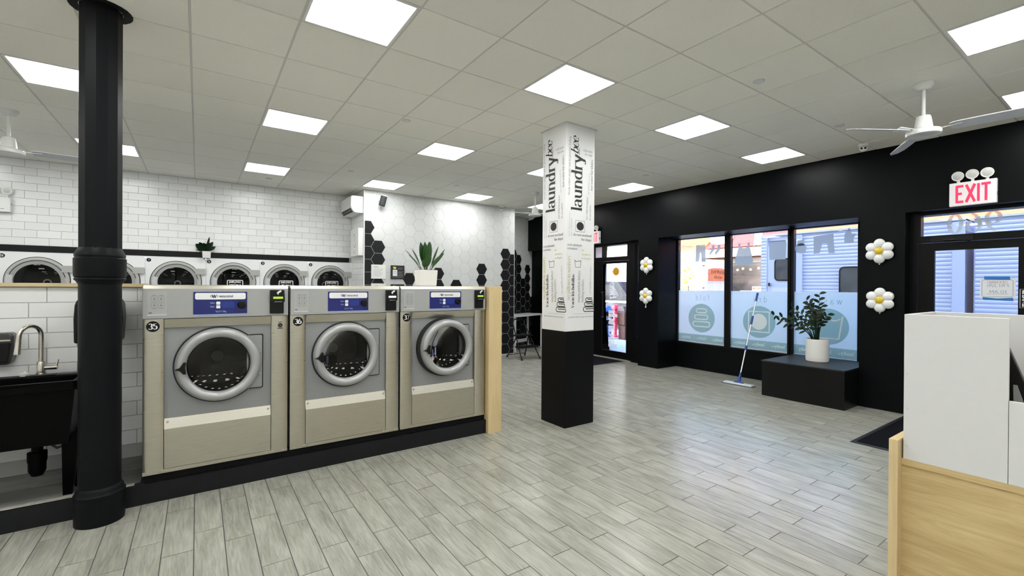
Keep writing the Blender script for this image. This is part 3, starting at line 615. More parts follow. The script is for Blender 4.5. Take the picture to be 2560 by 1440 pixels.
# the three shop windows
wins = [(4.46, 5.42), (3.41, 4.365), (2.48, 3.33)]
names = ['fold', 'dry', 'wash']
for q, (y0, y1) in enumerate(wins):
    w = structure('window_%d' % (q + 1), (XW, (y0 + y1) / 2, 1.47))
    fr = MB(); a = .035
    fr.box(XW - .05, XW + .05, y0 - .05, y0, .455, ZB); fr.box(XW - .05, XW + .05, y1, y1 + .045, .455, ZB)
    fr.box(XW - .05, XW + .05, y0, y1, .455, .492); fr.box(XW - .05, XW + .05, y0, y1, 2.462, ZB)
    obj('window_frame', fr, DKFRAME, w, bevel=.002)
    obj('glazing_bead', bx(XW - .012, XW - .004, y0, y1, .492, .502), ALU, w)
    obj('pane', bx(XW, XW + .006, y0, y1, .49, 2.464), GLASS, w)
    F = FX(XW - .002)                                         # seen from inside, +r is -y
    G = frame((XW - .002, 0, 0), (0, 1, 0), (0, 0, 1)); G = (G[0], G[1], G[2], V((-1, 0, 0)))   # lettering faces the street: mirrored from here
    cy = (y0 + y1) / 2; yc = (4.93, 3.875, 2.86)[q]
    obj('frosted_film', bx(XW - .003, XW - .001, y0 + .002, y1 - .002, .50, 1.482), FILM, w)
    R0 = .268
    circ = disc(yc, .967, R0, 48)
    obj('green_disc', MB().flat(circ, G, .004), FILMG, w, label='round grey green emblem on frosted film')
    obj('green_band', MB().flat(rect(y0 + .004, y1 - .004, .515, .655), G, .004), FILMG, w)
    tx = MB(); text(tx, names[q], G, yc, 1.30, .066, .09, .075, center=True, d=.006, serif=False, track=.55); obj('lettering', tx, FILMI, w)
    ic = MB()
    if q == 0:
        for wid, zz, h in ((.105, 1.105, .036), (.135, .985, .040), (.170, .855, .046)):
            p_ = rrect(yc - wid, yc + wid, zz - h, zz + h, h * .95); line(ic, p_ + [p_[0]], G, .024, .007)
    elif q == 1:
        line(ic, [(yc - .17, 1.14), (yc + .17, 1.14), (yc + .17, .80), (yc - .17, .80), (yc - .17, 1.14)], G, .024, .007)
        ic.flat(disc(yc, .97, .135, 40), G, .007)
    else:
        line(ic, [(yc - .19, 1.13), (yc - .14, .79), (yc + .14, .79), (yc + .19, 1.13)], G, .024, .007)
        wv = [(yc - .165 + .33 * t / 24, 1.06 + .03 * abs(math.sin(t / 24 * math.pi * 2)) * -1 + .03) for t in range(25)]
        line(ic, wv, G, .02, .007)
    obj('emblem', ic, FILMW, w)
    bl = MB(); n = 3
    for k in range(n + 1):
        yy = y0 + .05 + (y1 - y0) * k / n
        if yy + .17 < y1: text(bl, 'laundry', G, yy, .565, .036, .2, .06, width=.155, d=.007)
        if yy + .25 < y1: text(bl, 'bee', G, yy + .16, .565, .022, .14, .06, width=.045, d=.007, slant=.2)
    obj('band_lettering', bl, FILMW, w)
    # the row of clothes stickers along the top of the glass
    cl = MB()
    def P(*pts): cl.flat([(p[0], p[1]) for p in pts], G, .004)
    if q == 0:
        P((5.05, 2.335), (4.86, 2.345), (4.85, 2.02), (4.93, 2.02), (4.945, 2.19), (4.965, 2.19), (4.985, 2.02), (5.06, 2.02))
        for dy in (0, -.11):
            P((4.73 + dy, 2.31), (4.67 + dy, 2.32), (4.68 + dy, 2.23), (4.76 + dy, 2.13), (4.78 + dy, 2.17), (4.73 + dy, 2.25))
        line(cl, [(5.40, 2.335), (5.07, 2.31)], G, .008, .004)
        for k in range(6): line(cl, [(5.36 - k * .04, 2.36), (5.37 - k * .04, 2.28)], G, .006, .004)
    elif q == 1:
        P(*[(4.135 + q_ * a_, b_) for q_, L_ in ((1, 1), (-1, -1)) for a_, b_ in [(.03, 2.225), (.06, 2.26), (.065, 2.33), (.085, 2.29), (.10, 2.34), (.10, 2.23), (.13, 2.12), (.158, 2.01), (.15, 1.96), (.11, 1.93)][::L_]])
        P((3.72, 2.31), (3.47, 2.31), (3.45, 2.26), (3.46, 2.0), (3.71, 2.0))
        line(cl, [(4.36, 2.30), (3.42, 2.30)], G, .006, .004)
    else:
        P(*[(a_, b_) for a_, b_ in disc(3.24, 2.16, .085, 16, .08)]); P((3.29, 2.2), (3.29, 2.29), (3.19, 2.29), (3.19, 2.2))
        P((3.06, 2.33), (2.80, 2.35), (2.78, 2.06), (2.86, 2.06), (2.88, 2.21), (2.94, 2.22), (2.98, 2.07), (3.06, 2.06))
        P((2.66, 2.33), (2.60, 2.42), (2.57, 2.33), (2.51, 2.32), (2.55, 2.26), (2.54, 2.2), (2.66, 2.2))
        line(cl, [(3.32, 2.34), (2.49, 2.39)], G, .006, .004)
    obj('clothes_stickers', cl, FILMC, w)

# ---- the two street doors
def shop_door(name, y0, y1, gl, tr, gb, gt, label):
    """y0<y1 frame opening, gl glass span, tr transom span, gb/gt glass bottom and top"""
    d = structure(name, (XD, (y0 + y1) / 2, 0), label)
    f = MB(); X0, X1 = XD, XD + .12
    f.box(X0, X1, y1 - .07, y1, 0, ZB); f.box(X0, X1, y0, y0 + .07, 0, ZB); f.box(X0, X1, y0 + .07, y1 - .07, 2.435, ZB); f.box(X0, X1, y0 + .07, y1 - .07, 2.10, 2.18)
    f.box(X0, X1, y0 + .07, tr[0], 2.18, 2.435); f.box(X0, X1, tr[1], y1 - .07, 2.18, 2.435)
    obj('door_frame', f, DKFRAME, d)
    l = MB(); X0, X1 = XD + .03, XD + .075
    l.box(X0, X1, y0 + .075, gl[0], .02, 2.095); l.box(X0, X1, gl[1], y1 - .075, .02, 2.095); l.box(X0, X1, gl[0], gl[1], .02, gb); l.box(X0, X1, gl[0], gl[1], gt, 2.095)
    obj('door_leaf', l, DKFRAME, d)
    obj('pane', bx(XD + .05, XD + .056, gl[0], gl[1], gb, gt), GLASS, d); obj('transom_pane', bx(XD + .05, XD + .056, tr[0], tr[1], 2.18, 2.435), GLASS, d)
    obj('threshold', bx(XD - .03, XD + .13, y0, y1, 0, .02), mat('worn threshold', (.42, .41, .39), .5, metal=.6, noise=.4, nscale=30), d)
    return d
d1 = shop_door('door_1', .72, 1.815, (.905, 1.588), (.80, 1.71), .16, 2.0, 'black framed street door below the EXIT sign')
h = bx(XD - .01, XD + .02, 1.25, 1.62, 2.105, 2.165); obj('door_closer', h, BLACK, d1)
obj('closer_arm', MB().tube([(XD - .02, 1.50, 2.12), (XD - .06, 1.40, 2.115), (XD + .02, 1.28, 2.10)], .007), BLACK, d1)
G = (V((XD + .046, 0, 0)), V((0, 1, 0)), V((0, 0, 1)), V((-1, 0, 0)))
tx = MB(); text(tx, '960', G, 1.03, 2.20, .148, .24, .07, width=.47, d=.002, track=.1); obj('street_number', tx, film_mat('pale number film', (.82, .88, .83), .35, .6), d1)
G2 = FX(XD + .028)
obj('push_plate', MB().flat(rect(-.892, -.822, 1.335, 1.545), G2, .002), BLACK, d1)
tx = MB(); line(tx, [(-.89, 1.338), (-.89, 1.542), (-.824, 1.542), (-.824, 1.338), (-.89, 1.338)], G2, .005, .004)
for k, ch in enumerate('PUSH'): text(tx, ch, G2, -.875, 1.49 - k * .047, .026, .25, .22, width=.04, d=.004, serif=False)
obj('push_lettering', tx, INKW, d1)
d2 = shop_door('door_2', 6.225, 7.42, (6.388, 7.085), (6.345, 7.30), .165, 2.045, 'far street door with the bee on its glass')
f = MB(); f.box(XD, XD + .12, 5.90, 6.015, 0, ZB); f.box(XD, XD + .12, 6.145, 6.225, 0, ZB); f.box(XD, XD + .12, 6.015, 6.145, 0, .52); f.box(XD, XD + .12, 6.015, 6.145, 2.41, ZB)
obj('sidelight_frame', f, DKFRAME, d2); obj('sidelight_pane', bx(XD + .05, XD + .056, 6.015, 6.145, .52, 2.41), GLASS, d2)
obj('door_handle', MB().tube([(XD + .03, 7.03, 1.42), (XD - .05, 7.03, 1.42), (XD - .05, 6.98, 1.38), (XD - .05, 6.98, .92), (XD - .05, 7.03, .88), (XD + .03, 7.03, .88)], .012), BLACK, d2)
G = (V((XD + .046, 0, 0)), V((0, 1, 0)), V((0, 0, 1)), V((-1, 0, 0)))
# mirrored lettering running up the glass: (r is +y, so it reads from the street)
Gv = (V((XD + .046, 0, 0)), V((0, 1, 0)), V((0, 0, 1)), V((-1, 0, 0)))
tx = MB(); text(tx, 'laundry', Gv, 6.885, .24, .155, .34, .10, width=1.0, vert=True, d=.002); text(tx, 'bee', Gv, 6.86, 1.27, .12, .22, .08, width=.36, vert=True, d=.002, slant=.15)
obj('door_lettering', tx, film_mat('white door film', (.95, .99, .98), .22, .55), d2)
be = MB().flat(disc(6.685, 1.87, .092, 28, .088), G, .003); obj('bee_emblem', be, mat('orange bee film', (.85, .42, .02), .5, emit=None), d2)
be = MB()
for dy in (-.045, -.01, .028): line(be, [(6.685 + dy, 1.87 - .07), (6.685 + dy, 1.87 + .07)], G, .012, .005)
line(be, [(6.69, 1.955), (6.71, 2.0)], G, .007, .004); line(be, [(6.60, 1.94), (6.56, 1.98)], G, .012, .004); be.flat([(6.77, 1.88), (6.82, 1.87), (6.77, 1.85)], G, .005)
obj('bee_stripes', be, mat('brown bee film', (.30, .13, .02), .5), d2)
obj('notice_film', MB().flat(rect(7.10, 7.29, 2.19, 2.42), G, .003), FILM, d2)

# ---- wrapped pillar
PX, PY, PWX, PWY = 3.265, 3.69, .43, .41
pil = structure('pillar', (PX + PWX / 2, PY + PWY / 2, 0), 'square pillar with white lettered wrap over a black base')
obj('base', bx(PX, PX + PWX, PY, PY + PWY, 0, 1.05), mat('black pillar paint', (.003, .0032, .0036), .45, spec=.15, bump=.06, bscale=60), pil, bevel=.004)
obj('wrap', bx(PX + .002, PX + PWX - .002, PY + .002, PY + PWY - .002, 1.05, ZC), PILW, pil, bevel=.004)
obj('ceiling_collar', bx(PX - .02, PX + PWX + .02, PY - .02, PY + PWY + .02, ZC - .006, ZC + .005), GRIDM, pil)
for F, wdt in ((FY(PY + .002, PX), PWX), (FX(PX + .002, PY + PWY), PWY)):
    s = wdt / .43
    k_ = MB(); g_ = MB(); l_ = MB(); o_ = MB(); b_ = MB()
    def T(m, st_, x, y, h, x1=None, vert=False, slant=0., thick=.17, thin=.055):
        text(m, st_, F, x * s, y, h * (1 if h > .06 else .86), thick, thin, width=x1, vert=vert, slant=slant)
    T(k_, 'laundry', .232, 2.372, .103, .625, True, 0, .20, .055)
    T(k_, 'bee', .178, 2.998, .072, .185, True, .25, .19, .05); line(k_, [(.19 * s, 3.0), (.19 * s, 3.07)], F, .005)
    T(b_, 'no', .195 * s, 2.985, .012, .03, True)
    T(g_, 'Wash colors inside out to prevent fading', .055, 2.535, .022, .635, True)
    T(g_, 'cold water', .245, 3.047, .02, .145 * s); T(g_, 'for color', .275, 3.005, .02, .115 * s)
    T(g_, 'hot water for whites', .394, 2.625, .021, .347, True, thick=.24)
    T(l_, 'agua caliente para ropa blanca', .342, 2.570, .012, .25, True)
    T(g_, 'no sobrecargue', .320, 2.287, .02, .256, True); T(g_, 'la secadora', .371, 2.287, .02, .17, True)
    line(k_, [(.142 * s, 2.148), (.279 * s, 2.148), (.279 * s, 2.269), (.142 * s, 2.269), (.142 * s, 2.148)], F, .004)
    k_.flat([(p[0] * s, p[1]) for p in disc(.211, 2.2086, .054, 32, .047)], F, .0014)
    T(b_, 'do not overload', .108, 2.100, .020, .275 * s); T(b_, 'the dryer', .225, 2.052, .020, .16 * s)
    T(b_, 'no las almohadas', .022, 1.987, .018, .216 * s); T(b_, 'en lavadoras', .022, 1.946, .018, .146 * s)
    T(o_, 'no', .233, 1.936, .018, .035 * s); T(o_, 'sneakers', .233, 1.888, .019, .14 * s); T(o_, 'in dryers', .233, 1.846, .019, .14 * s)
    tub = [(.132, 1.835), (.142, 1.754), (.217, 1.754), (.226, 1.835)]
    line(k_, [(p[0] * s, p[1]) for p in tub], F, .005)
    line(k_, [((.132 + .094 * t / 12) * s, 1.828 - .012 * abs(math.sin(t / 12 * math.pi * 1.5))) for t in range(13)], F, .005)
    T(o_, 'no pillows in washers', .063, 1.393, .034, .482, True, thick=.18)
    T(b_, 'Vac\u00ede los bolsillos'.replace('\u00ed', 'i'), .124, 1.306, .030, .368, True, thick=.26); line(b_, [(.078 * s, 1.468), (.086 * s, 1.462)], F, .005)
    T(g_, 'empty pockets before', .210, 1.3636, .027, .353, True); T(g_, 'loading washers', .266, 1.3674, .027, .254, True)
    T(l_, 'no zapatillas en secadoras', .377, 1.4685, .017, .299, True)
    for w0, z0, z1 in ((.085, 1.262, 1.312), (.068, 1.322, 1.366), (.05, 1.374, 1.414)):
        c = .35; hh = (z1 - z0) / 2; zc = (z0 + z1) / 2
        pts = [(c + w0, z1)] + [(c - w0 + hh + hh * math.cos(R(t)), zc + hh * math.sin(R(t))) for t in range(90, 271, 20)] + [(c + w0 - hh * .6 + hh * .6 * math.cos(R(t)), z0 + hh * .6 + hh * .6 * math.sin(R(t))) for t in range(-90, 91, 20)] + [(c - w0 + hh * 1.4, z0 + hh * 1.2)]
        line(k_, [(p[0] * s, p[1]) for p in pts], F, .009)
    line(l_, [(.12 * s, 1.238), (.41 * s, 1.238)], F, .003)
    T(b_, 'gire hacia afuera la ropa antes de lavar', .048, 1.200, .0105, .362 * s)
    T(l_, 'lavar los colores al reves para evitar', .052, 2.09, .012, .26, True); T(l_, 'que se destinan', .084, 2.09, .012, .20, True)
    for m_, mt in ((k_, INKK), (g_, INKG), (l_, INKL), (o_, INKGOLD), (b_, mat('dark grey print', (.07, .07, .075), .6))): obj('lettering', m_, mt, pil)

# ---- cast iron column
col = structure('column', (COLX, COLY, 0), 'round black cast iron column with collar and base')
def lat(prof, n=40, ph=0.): return MB().lathe(prof, (COLX, COLY, 0), (0, 0, 1), n, ph)
obj('base', lat([(.126, 0), (.128, .10), (.126, .15), (.130, .165), (.130, .19), (.122, .20), (.120, .215), (.115, .225), (.107, .235)]), IRON, col, smooth=35)
obj('lower_shaft', lat([(.107, .235), (.107, 1.55)]), IRON, col, smooth=35)
obj('collar', lat([(.107, 1.535), (.118, 1.555), (.128, 1.565), (.128, 1.572), (.123, 1.578), (.129, 1.585), (.131, 1.60), (.131, 1.70), (.125, 1.706), (.125, 1.714), (.128, 1.718), (.126, 1.73), (.114, 1.755), (.107, 1.77)]), IRON, col, smooth=30)
obj('upper_shaft', lat([(.109, 1.76), (.109, ZC + .03)], 12, R(25)), IRON, col, smooth=20)
obj('ceiling_ring', MB().ring(COLX, COLY, (V((0, 0, 0)), V((1, 0, 0)), V((0, 1, 0)), V((0, 0, 1))), .16, .112, ZC - .004, ZC + .006, 24), BLACKMAT, col)

# ------------------------------------------------------------------ steel front-load washers
def bolt(mb, x, y, z, r=.006): mb.lathe([(r, 0), (r * .8, .003), (0, .0045)], (x, y, z), (0, -1, 0), 8)
def washer(x0, number, label, lcd, ajar):
    y = 4.047; w = .918; t = thing('front_load_washer', (x0 + w / 2, y + .4, .20), label, 'washer', 'steel washers in the front row')
    F = FY(y, x0)
    m = MB(); m.box(x0 + .002, x0 + .02, y + .055, y + .88, .195, 1.505).box(x0 + w - .02, x0 + w - .002, y + .055, y + .88, .195, 1.505).box(x0 + .02, x0 + w - .02, y + .86, y + .88, .195, 1.505).box(x0 + .02, x0 + w - .02, y + .055, y + .86, .195, .215).box(x0 + .02, x0 + w - .02, y + .055, y + .86, 1.485, 1.505)
    obj('cabinet', m, GREYP, t)
    for a, b in ((0, .119), (.799, w)):
        m = MB(); pr = [(x0 + a + .001, .06)] + [(x0 + a + .001 + (b - a - .002) * q / 10, .010 - .010 * math.sin(math.pi * q / 10) ** .6) for q in range(11)] + [(x0 + b - .001, .06)]
        m.prism(pr, frame((0, y, .205), (1, 0, 0), (0, 1, 0)), 0, 1.087); obj('side_column', m, STEEL, t, smooth=40, label='brushed steel side column')
    m = MB(); m.box(x0 + .121, x0 + .797, y + .010, y + .06, .222, .505); obj('kick_panel', m, STEEL, t, bevel=.002, label='brushed steel kick panel')
    m = MB().hexa([(x0 + .121, y + .010, .505), (x0 + .797, y + .010, .505), (x0 + .797, y + .06, .505), (x0 + .121, y + .06, .505)],
                  [(x0 + .121, y + .030, .575), (x0 + .797, y + .030, .575), (x0 + .797, y + .06, .575), (x0 + .121, y + .06, .575)])
    o = obj('sloped_ledge', m, STEELH, t, label='bright sloping steel ledge')
    m = MB(); bolt(m, x0 + .14, y + .024, .55, .009); obj('bolt', m, CHROME, o); m = MB(); bolt(m, x0 + .778, y + .024, .55, .009); obj('bolt', m, CHROME, o)
    m = MB().hexa([(x0 + .121, y + .03, 1.226), (x0 + .797, y + .03, 1.226), (x0 + .797, y + .06, 1.226), (x0 + .121, y + .06, 1.226)],
                  [(x0 + .121, y + .002, 1.290), (x0 + .797, y + .002, 1.290), (x0 + .797, y + .06, 1.290), (x0 + .121, y + .06, 1.290)])
    obj('upper_strip', m, STEEL, t, label='angled steel strip')
    o = obj('base_strip', bx(x0 + .002, x0 + w - .002, y + .003, y + .05, .195, .221), STEEL, t)
    for q in (.03, .10, .135, .78, .815, .885): m = MB(); bolt(m, x0 + q, y + .003, .209); obj('bolt', m, CHROME, o)
    # door panel with a round opening for the tub
    cx, cz, ro = x0 + .452, .938, .274
    fp = FY(y + .042, 0); n = 48; m = MB(); rin = .222
    m = holed(x0 + .119, x0 + .799, .56, 1.235, y + .042, cx, cz, rin)
    obj('door_panel', m, GREYPD, t, label='darker grey recessed door panel')
    obj('drum', MB().lathe([(.222, 0), (.225, .10), (.24, .12), (.24, .5), (.05, .52), (0, .52)], (cx, y + .042, cz), (0, 1, 0), 40, cap=False), DRUM, t, smooth=40)
    hub = MB().lathe([(.04, 0), (.045, .02)], (cx, y + .52, cz), (0, -1, 0), 24); obj('drum_hub', hub, mat('pale hub', (.55, .53, .46), .4), t)
    obj('bellows', MB().ring(cx, cz, FY(y + .03, 0), .232, .205, 0, -.09, 40), RUBBER, t)
    # the round door: ring, smoked bowl, handle, hinge plate
    dy = y - .012; off = .05 if ajar else 0.
    prof = [(.203, .028), (.206, .0), (.215, -.014), (.235, -.022), (.255, -.018), (.268, -.004), (.274, .02), (.274, .05)]
    d = obj('door', MB().lathe([(r_, -q) for r_, q in prof], (cx + off * .25, dy - off, cz), (0, -1, 0), 56, cap=False), RING, t, smooth=40, label='silver grey round door')
    obj('gasket', MB().ring(cx, cz, FY(y + .038, 0), .284, .262, 0, .012 + off * .8, 56), RUBBER, d)
    g = [(.207 * k / 8, .07 * (1 - (k / 8) ** 2)) for k in range(9)]
    obj('glass', MB().lathe([(r_, -q) for r_, q in reversed(g)], (cx + off * .25, dy - off + .02, cz), (0, -1, 0), 40, cap=False), DGLASS, d, smooth=50)
    obj('inner_rim', MB().ring(cx + off * .25, cz, FY(dy - off + .03, 0), .207, .196, 0, -.05, 40), RUBBER, d)
    ch = MB()
    for k in range(11):
        a = R(205 + k * 13); ch.ball((cx + .19 * math.cos(a), dy + .055, cz + .19 * math.sin(a)), .012, .006, .005, 8, 5)
    obj('rim_glints', ch, CHROME, d)
    hx = cx - .272 + off * .25
    m = MB().prism([(hx, cz - .012), (hx + .03, cz + .002), (hx + .055, cz + .04), (hx + .07, cz + .034), (hx + .064, cz), (hx + .07, cz - .044), (hx + .055, cz - .048), (hx + .03, cz - .018)], FY(dy - off - .022, 0), -.02, .02)
    obj('handle', m, BLACK, d, bevel=.004, label='black pointed door handle')
    hp = MB(); hp.prism(rrect(cx + .19, cx + .292, cz - .213, cz + .213, .012), FY(y + .036, 0), 0, .010); obj('hinge_gap', hp, RUBBER, t)
    hp = MB(); hp.prism(rrect(cx + .18, cx + .284, cz - .205, cz + .205, .010), FY(y + .032, 0), -.006, .012)
    o = obj('hinge_plate', hp, GREYPD, t)
    for zz in (-.10, .075): obj('hinge', bx(cx + .20, cx + .278, y + .006, y + .022, cz + zz, cz + zz + .006), GREYP, o)
    # control panel
    c = obj('control_panel', bx(x0 + .001, x0 + w - .001, y - .004, y + .06, 1.294, 1.506), GREYP, t, bevel=.003, label='light grey control panel')
    m = MB().hexa([(x0, y - .006, 1.506), (x0 + w, y - .006, 1.506), (x0 + w, y + .88, 1.506), (x0, y + .88, 1.506)], [(x0, y + .012, 1.534), (x0 + w, y + .012, 1.534), (x0 + w, y + .88, 1.534), (x0, y + .88, 1.534)])
    obj('lid', m, STEELH, t, bevel=.004, label='bright stainless top')
    Fc = FY(y - .004, x0)
    o = obj('instruction_plate', MB().prism(rrect(.027, .135, 1.322, 1.490, .004), Fc, 0, .0015), mat('plate grey', (.40, .405, .40), .4), c)
    tx = MB()
    for a in (.066, .104):
        for b in (1.435, 1.392): line(tx, [(q[0], q[1]) for q in rrect(a - .016, a + .016, b - .018, b + .018, .005)] + [rrect(a - .016, a + .016, b - .018, b + .018, .005)[0]], Fc, .0016, .0022); tx.flat(disc(a, b - .003, .006, 10), Fc, .0022); line(tx, [(a - .009, b + .010), (a + .009, b + .010)], Fc, .002, .0022)
        line(tx, [(a - .014, 1.460), (a + .014, 1.460)], Fc, .003, .0022); line(tx, [(a - .014, 1.366), (a + .014, 1.366)], Fc, .003, .0022)
    line(tx, [(.034, 1.336), (.052, 1.336)], Fc, .012, .0022)
    obj('pictograms', tx, mat('engraved grey', (.20, .20, .20), .6), o, kind='stuff'); obj('white_line', MB().flat(rect(.028, .133, 1.3195, 1.3235), Fc, .0022), INKW, o)
    b = obj('display_panel', MB().prism(rect(.289, .630, 1.318, 1.484), Fc, 0, .003), BLUE, c, label='navy blue display panel')
    obj('edge_strip', MB().flat(rect(.286, .633, 1.311, 1.3185), Fc, .0015), INKB, b)
    l = obj('name_strip', MB().prism(rrect(.300, .620, 1.427, 1.476, .012), Fc, .003, .004), INKW, b, label='white name strip')
    tx = MB(); text(tx, 'wascomat', Fc, .448, 1.443, .0125, .2, .12, width=.090, d=.0052, serif=False); text(tx, '<', Fc, .391, 1.442, .018, .16, .1, d=.0052, serif=False); text(tx, 'W', Fc, .402, 1.439, .0155, .34, .16, width=.030, d=.0052, serif=False); text(tx, '>', Fc, .432, 1.442, .018, .16, .1, d=.0052, serif=False)
    obj('name_lettering', tx, mat('dark blue print', (.03, .04, .09), .6), b)
    for zz in (1.399, 1.371): obj('button', MB().prism(rrect(.430, .455, zz - .011, zz + .012, .004), Fc, .003, .006), INKW, b)
    obj('screen', MB().flat(rect(.464, .548, 1.362, 1.412), Fc, .0042), LCDB, b)
    obj('knob', MB().lathe([(.030, .003), (.029, .018), (.022, .026), (0, .027)], (x0 + .594, y - .004, 1.384), (0, -1, 0), 24), BLACK, b, smooth=40)
    tx = MB(); text(tx, 'Select', Fc, .391, 1.396, .008, .2, .15, width=.03, d=.0042, serif=False); text(tx, 'Start', Fc, .392, 1.368, .008, .2, .15, width=.028, d=.0042, serif=False); text(tx, 'SELECT 10kg', Fc, .425, 1.331, .008, .2, .15, width=.068, d=.0042, serif=False)
    obj('panel_lettering', tx, INKB, b)
    r = obj('card_reader', MB().box(x0 + .785, x0 + .884, y - .022, y - .004, 1.312, 1.496), BLACK, c, bevel=.004, label='black card reader')
    obj('reader_hood', MB().hexa([(x0 + .783, y - .034, 1.408), (x0 + .889, y - .034, 1.408), (x0 + .889, y - .02, 1.402), (x0 + .783, y - .02, 1.402)], [(x0 + .785, y - .028, 1.497), (x0 + .886, y - .028, 1.497), (x0 + .886, y - .02, 1.497), (x0 + .785, y - .02, 1.497)]), BLACK, r)
    fr2 = FY(y - .034, x0)
    obj('reader_screen', MB().flat(rect(.806, .876, 1.428, 1.445), fr2, .001), lcd, r)
    tx = MB(); line(tx, [(.838, 1.476), (.862, 1.492)], fr2, .014, .001); line(tx, [(.832, 1.478), (.843, 1.462)], fr2, .006, .001); line(tx, [(.815, 1.405), (.868, 1.405)], fr2, .002, .001)
    obj('hand_symbol', tx, INKW, r)
    # number badge
    Fb = FY(y, x0)
    o = obj('number_badge', MB().prism(disc(.058, 1.240, .038, 32), Fb, 0, .0015), BLACK, t)
    tx = MB(); text(tx, number, Fb, .058, 1.221, .027, .30, .09, width=.052, center=True, d=.003); obj('number', tx, INKW, o)
    if number == '35':
        tx = MB().ring(.861, 1.215, Fb, .017, .006, .001, .0015, 24); o = obj('warning_sticker', tx, INKK, t); tx = MB()
        tx.flat(rect(.841, .881, 1.188, 1.195), Fb, .001); tx.flat(rect(.846, .876, 1.238, 1.243), Fb, .001); tx.prism([(.861, 1.226), (.850, 1.206), (.856, 1.206), (.861, 1.216), (.866, 1.206), (.872, 1.206)], Fb, .001, .0018); obj('sticker_print', tx, INKK, o)
    return t
washer(-.318, '35', 'steel washer numbered 35, nearest the iron column', LCDG, False)
washer(.616, '36', 'steel washer numbered 36, in the middle of the three', LCDW, False)
washer(1.549, '37', 'steel washer numbered 37, beside the oak end panel', LCDG, True)
t = thing('end_panel', (2.565, 4.5, 0), 'pale oak end panel closing the row of steel washers', 'panel')
obj('board', bx(2.487, 2.648, 4.012, 4.98, 0, 1.536), OAKV, t, bevel=.003); obj('edge_band', bx(2.487, 2.648, 4.004, 4.0125, 0.0, 1.534), OAKV, t)

# ------------------------------------------------------------------ stacked dryers let into the tiled wall
PITCH_D = .803
def dryer(k, number, sign, label):
    x0 = .108 + PITCH_D * k; x1 = x0 + PITCH_D; y = YB
    t = thing('stacked_dryer', ((x0 + x1) / 2, y, 0), label, 'dryer', 'white dryers along the tiled wall')
    cx, cz = x0 + .4015, 1.577
    obj('front_panel', holed(x0 + .002, x1 - .002, 1.19, 1.990, y - .012, cx, cz, .285), WHITEP, t)
    obj('lower_panel', bx(x0 + .002, x1 - .002, y - .02, y - .004, 0.02, 1.186), WHITEP, t)
    obj('drum', MB().lathe([(.285, 0), (.29, .55), (.05, .56), (0, .56)], (cx, y - .012, cz), (0, 1, 0), 36, cap=False), mat('dryer drum', (.05, .055, .055), .4, metal=.6, noise=.4, nscale=50), t, smooth=40)
    obj('drum_hub', MB().ring(cx, cz - .02, FY(y + .5, 0), .05, .03, 0, .02, 24), CHROME, t)
    obj('shadow_gap', MB().ring(cx, cz, FY(y - .012, 0), .346, .325, 0, .006, 56), RUBBER, t)
    d = obj('door', MB().lathe([(.268, .004), (.272, .022), (.285, .030), (.32, .032), (.334, .026), (.338, .0)], (cx, y - .012, cz), (0, -1, 0), 56, cap=False), DRYRING, t, smooth=40, label='grey round dryer door')
    obj('groove', MB().ring(cx, cz, FY(y - .044, 0), .296, .288, -.004, .002, 56, 10, 165), RUBBER, d)
    obj('inner_rim', MB().ring(cx, cz, FY(y - .036, 0), .285, .242, -.01, .004, 48), mat('dryer rim grey', (.33, .33, .32), .4), d)
    obj('glass', MB().lathe([(.250, 0), (.2, .01), (0, .02)], (cx, y - .03, cz), (0, -1, 0), 36, cap=False), DGLASS, d, smooth=50)
    obj('pull_handle', MB().ring(cx, cz, FY(y - .042, 0), .315, .250, 0, .022, 10, 163, 196), mat('light grey grip', (.55, .56, .56), .3), d, label='lighter grey grip')
    h = obj('hinge', MB().prism(rrect(cx + .25, cx + .396, 1.704, 1.803, .008), FY(y - .02, 0), 0, .028), DRYRING, d)
    o = obj('number_badge', MB().prism(disc(x0 + .045, 1.928, .030, 28), FY(y - .012, 0), 0, .002), BLACK, t)
    tx = MB(); text(tx, number, FY(y - .012, 0), x0 + .045, 1.914, .020, .32, .12, center=True, d=.0032, width=.034 if len(number) > 1 else .022); obj('number', tx, INKW, o)
    if sign:
        G = FY(y - .053, 0); sx = cx + .02; tx = MB()
        q = rrect(sx - .115, sx + .115, 1.47, 1.615, .015); line(tx, q + [q[0]], G, .011, 0); text(tx, 'EMPLOYEE', G, sx, 1.570, .020, .3, .26, width=.175, center=True, d=0, serif=False); text(tx, 'USE ONLY', G, sx, 1.515, .020, .3, .26, width=.17, center=True, d=0, serif=False)
        obj('glass_sticker', tx, INKW, d)
    return t
for k, num, sg, lb in ((-3, '11', 0, 'white dryer numbered 11, leftmost along the tiled wall'), (-2, '9', 0, 'white dryer mostly hidden behind the collar of the iron column'), (-1, '7', 0, 'white dryer numbered 7, right of the iron column'),
                       (0, '5', 1, 'white dryer numbered 5, below the small wall plant'), (1, '3', 1, 'white dryer numbered 3, second from the corner'), (2, '1', 1, 'white dryer numbered 1, beside the tiled side wall')):
    dryer(k, num, sg, lb)

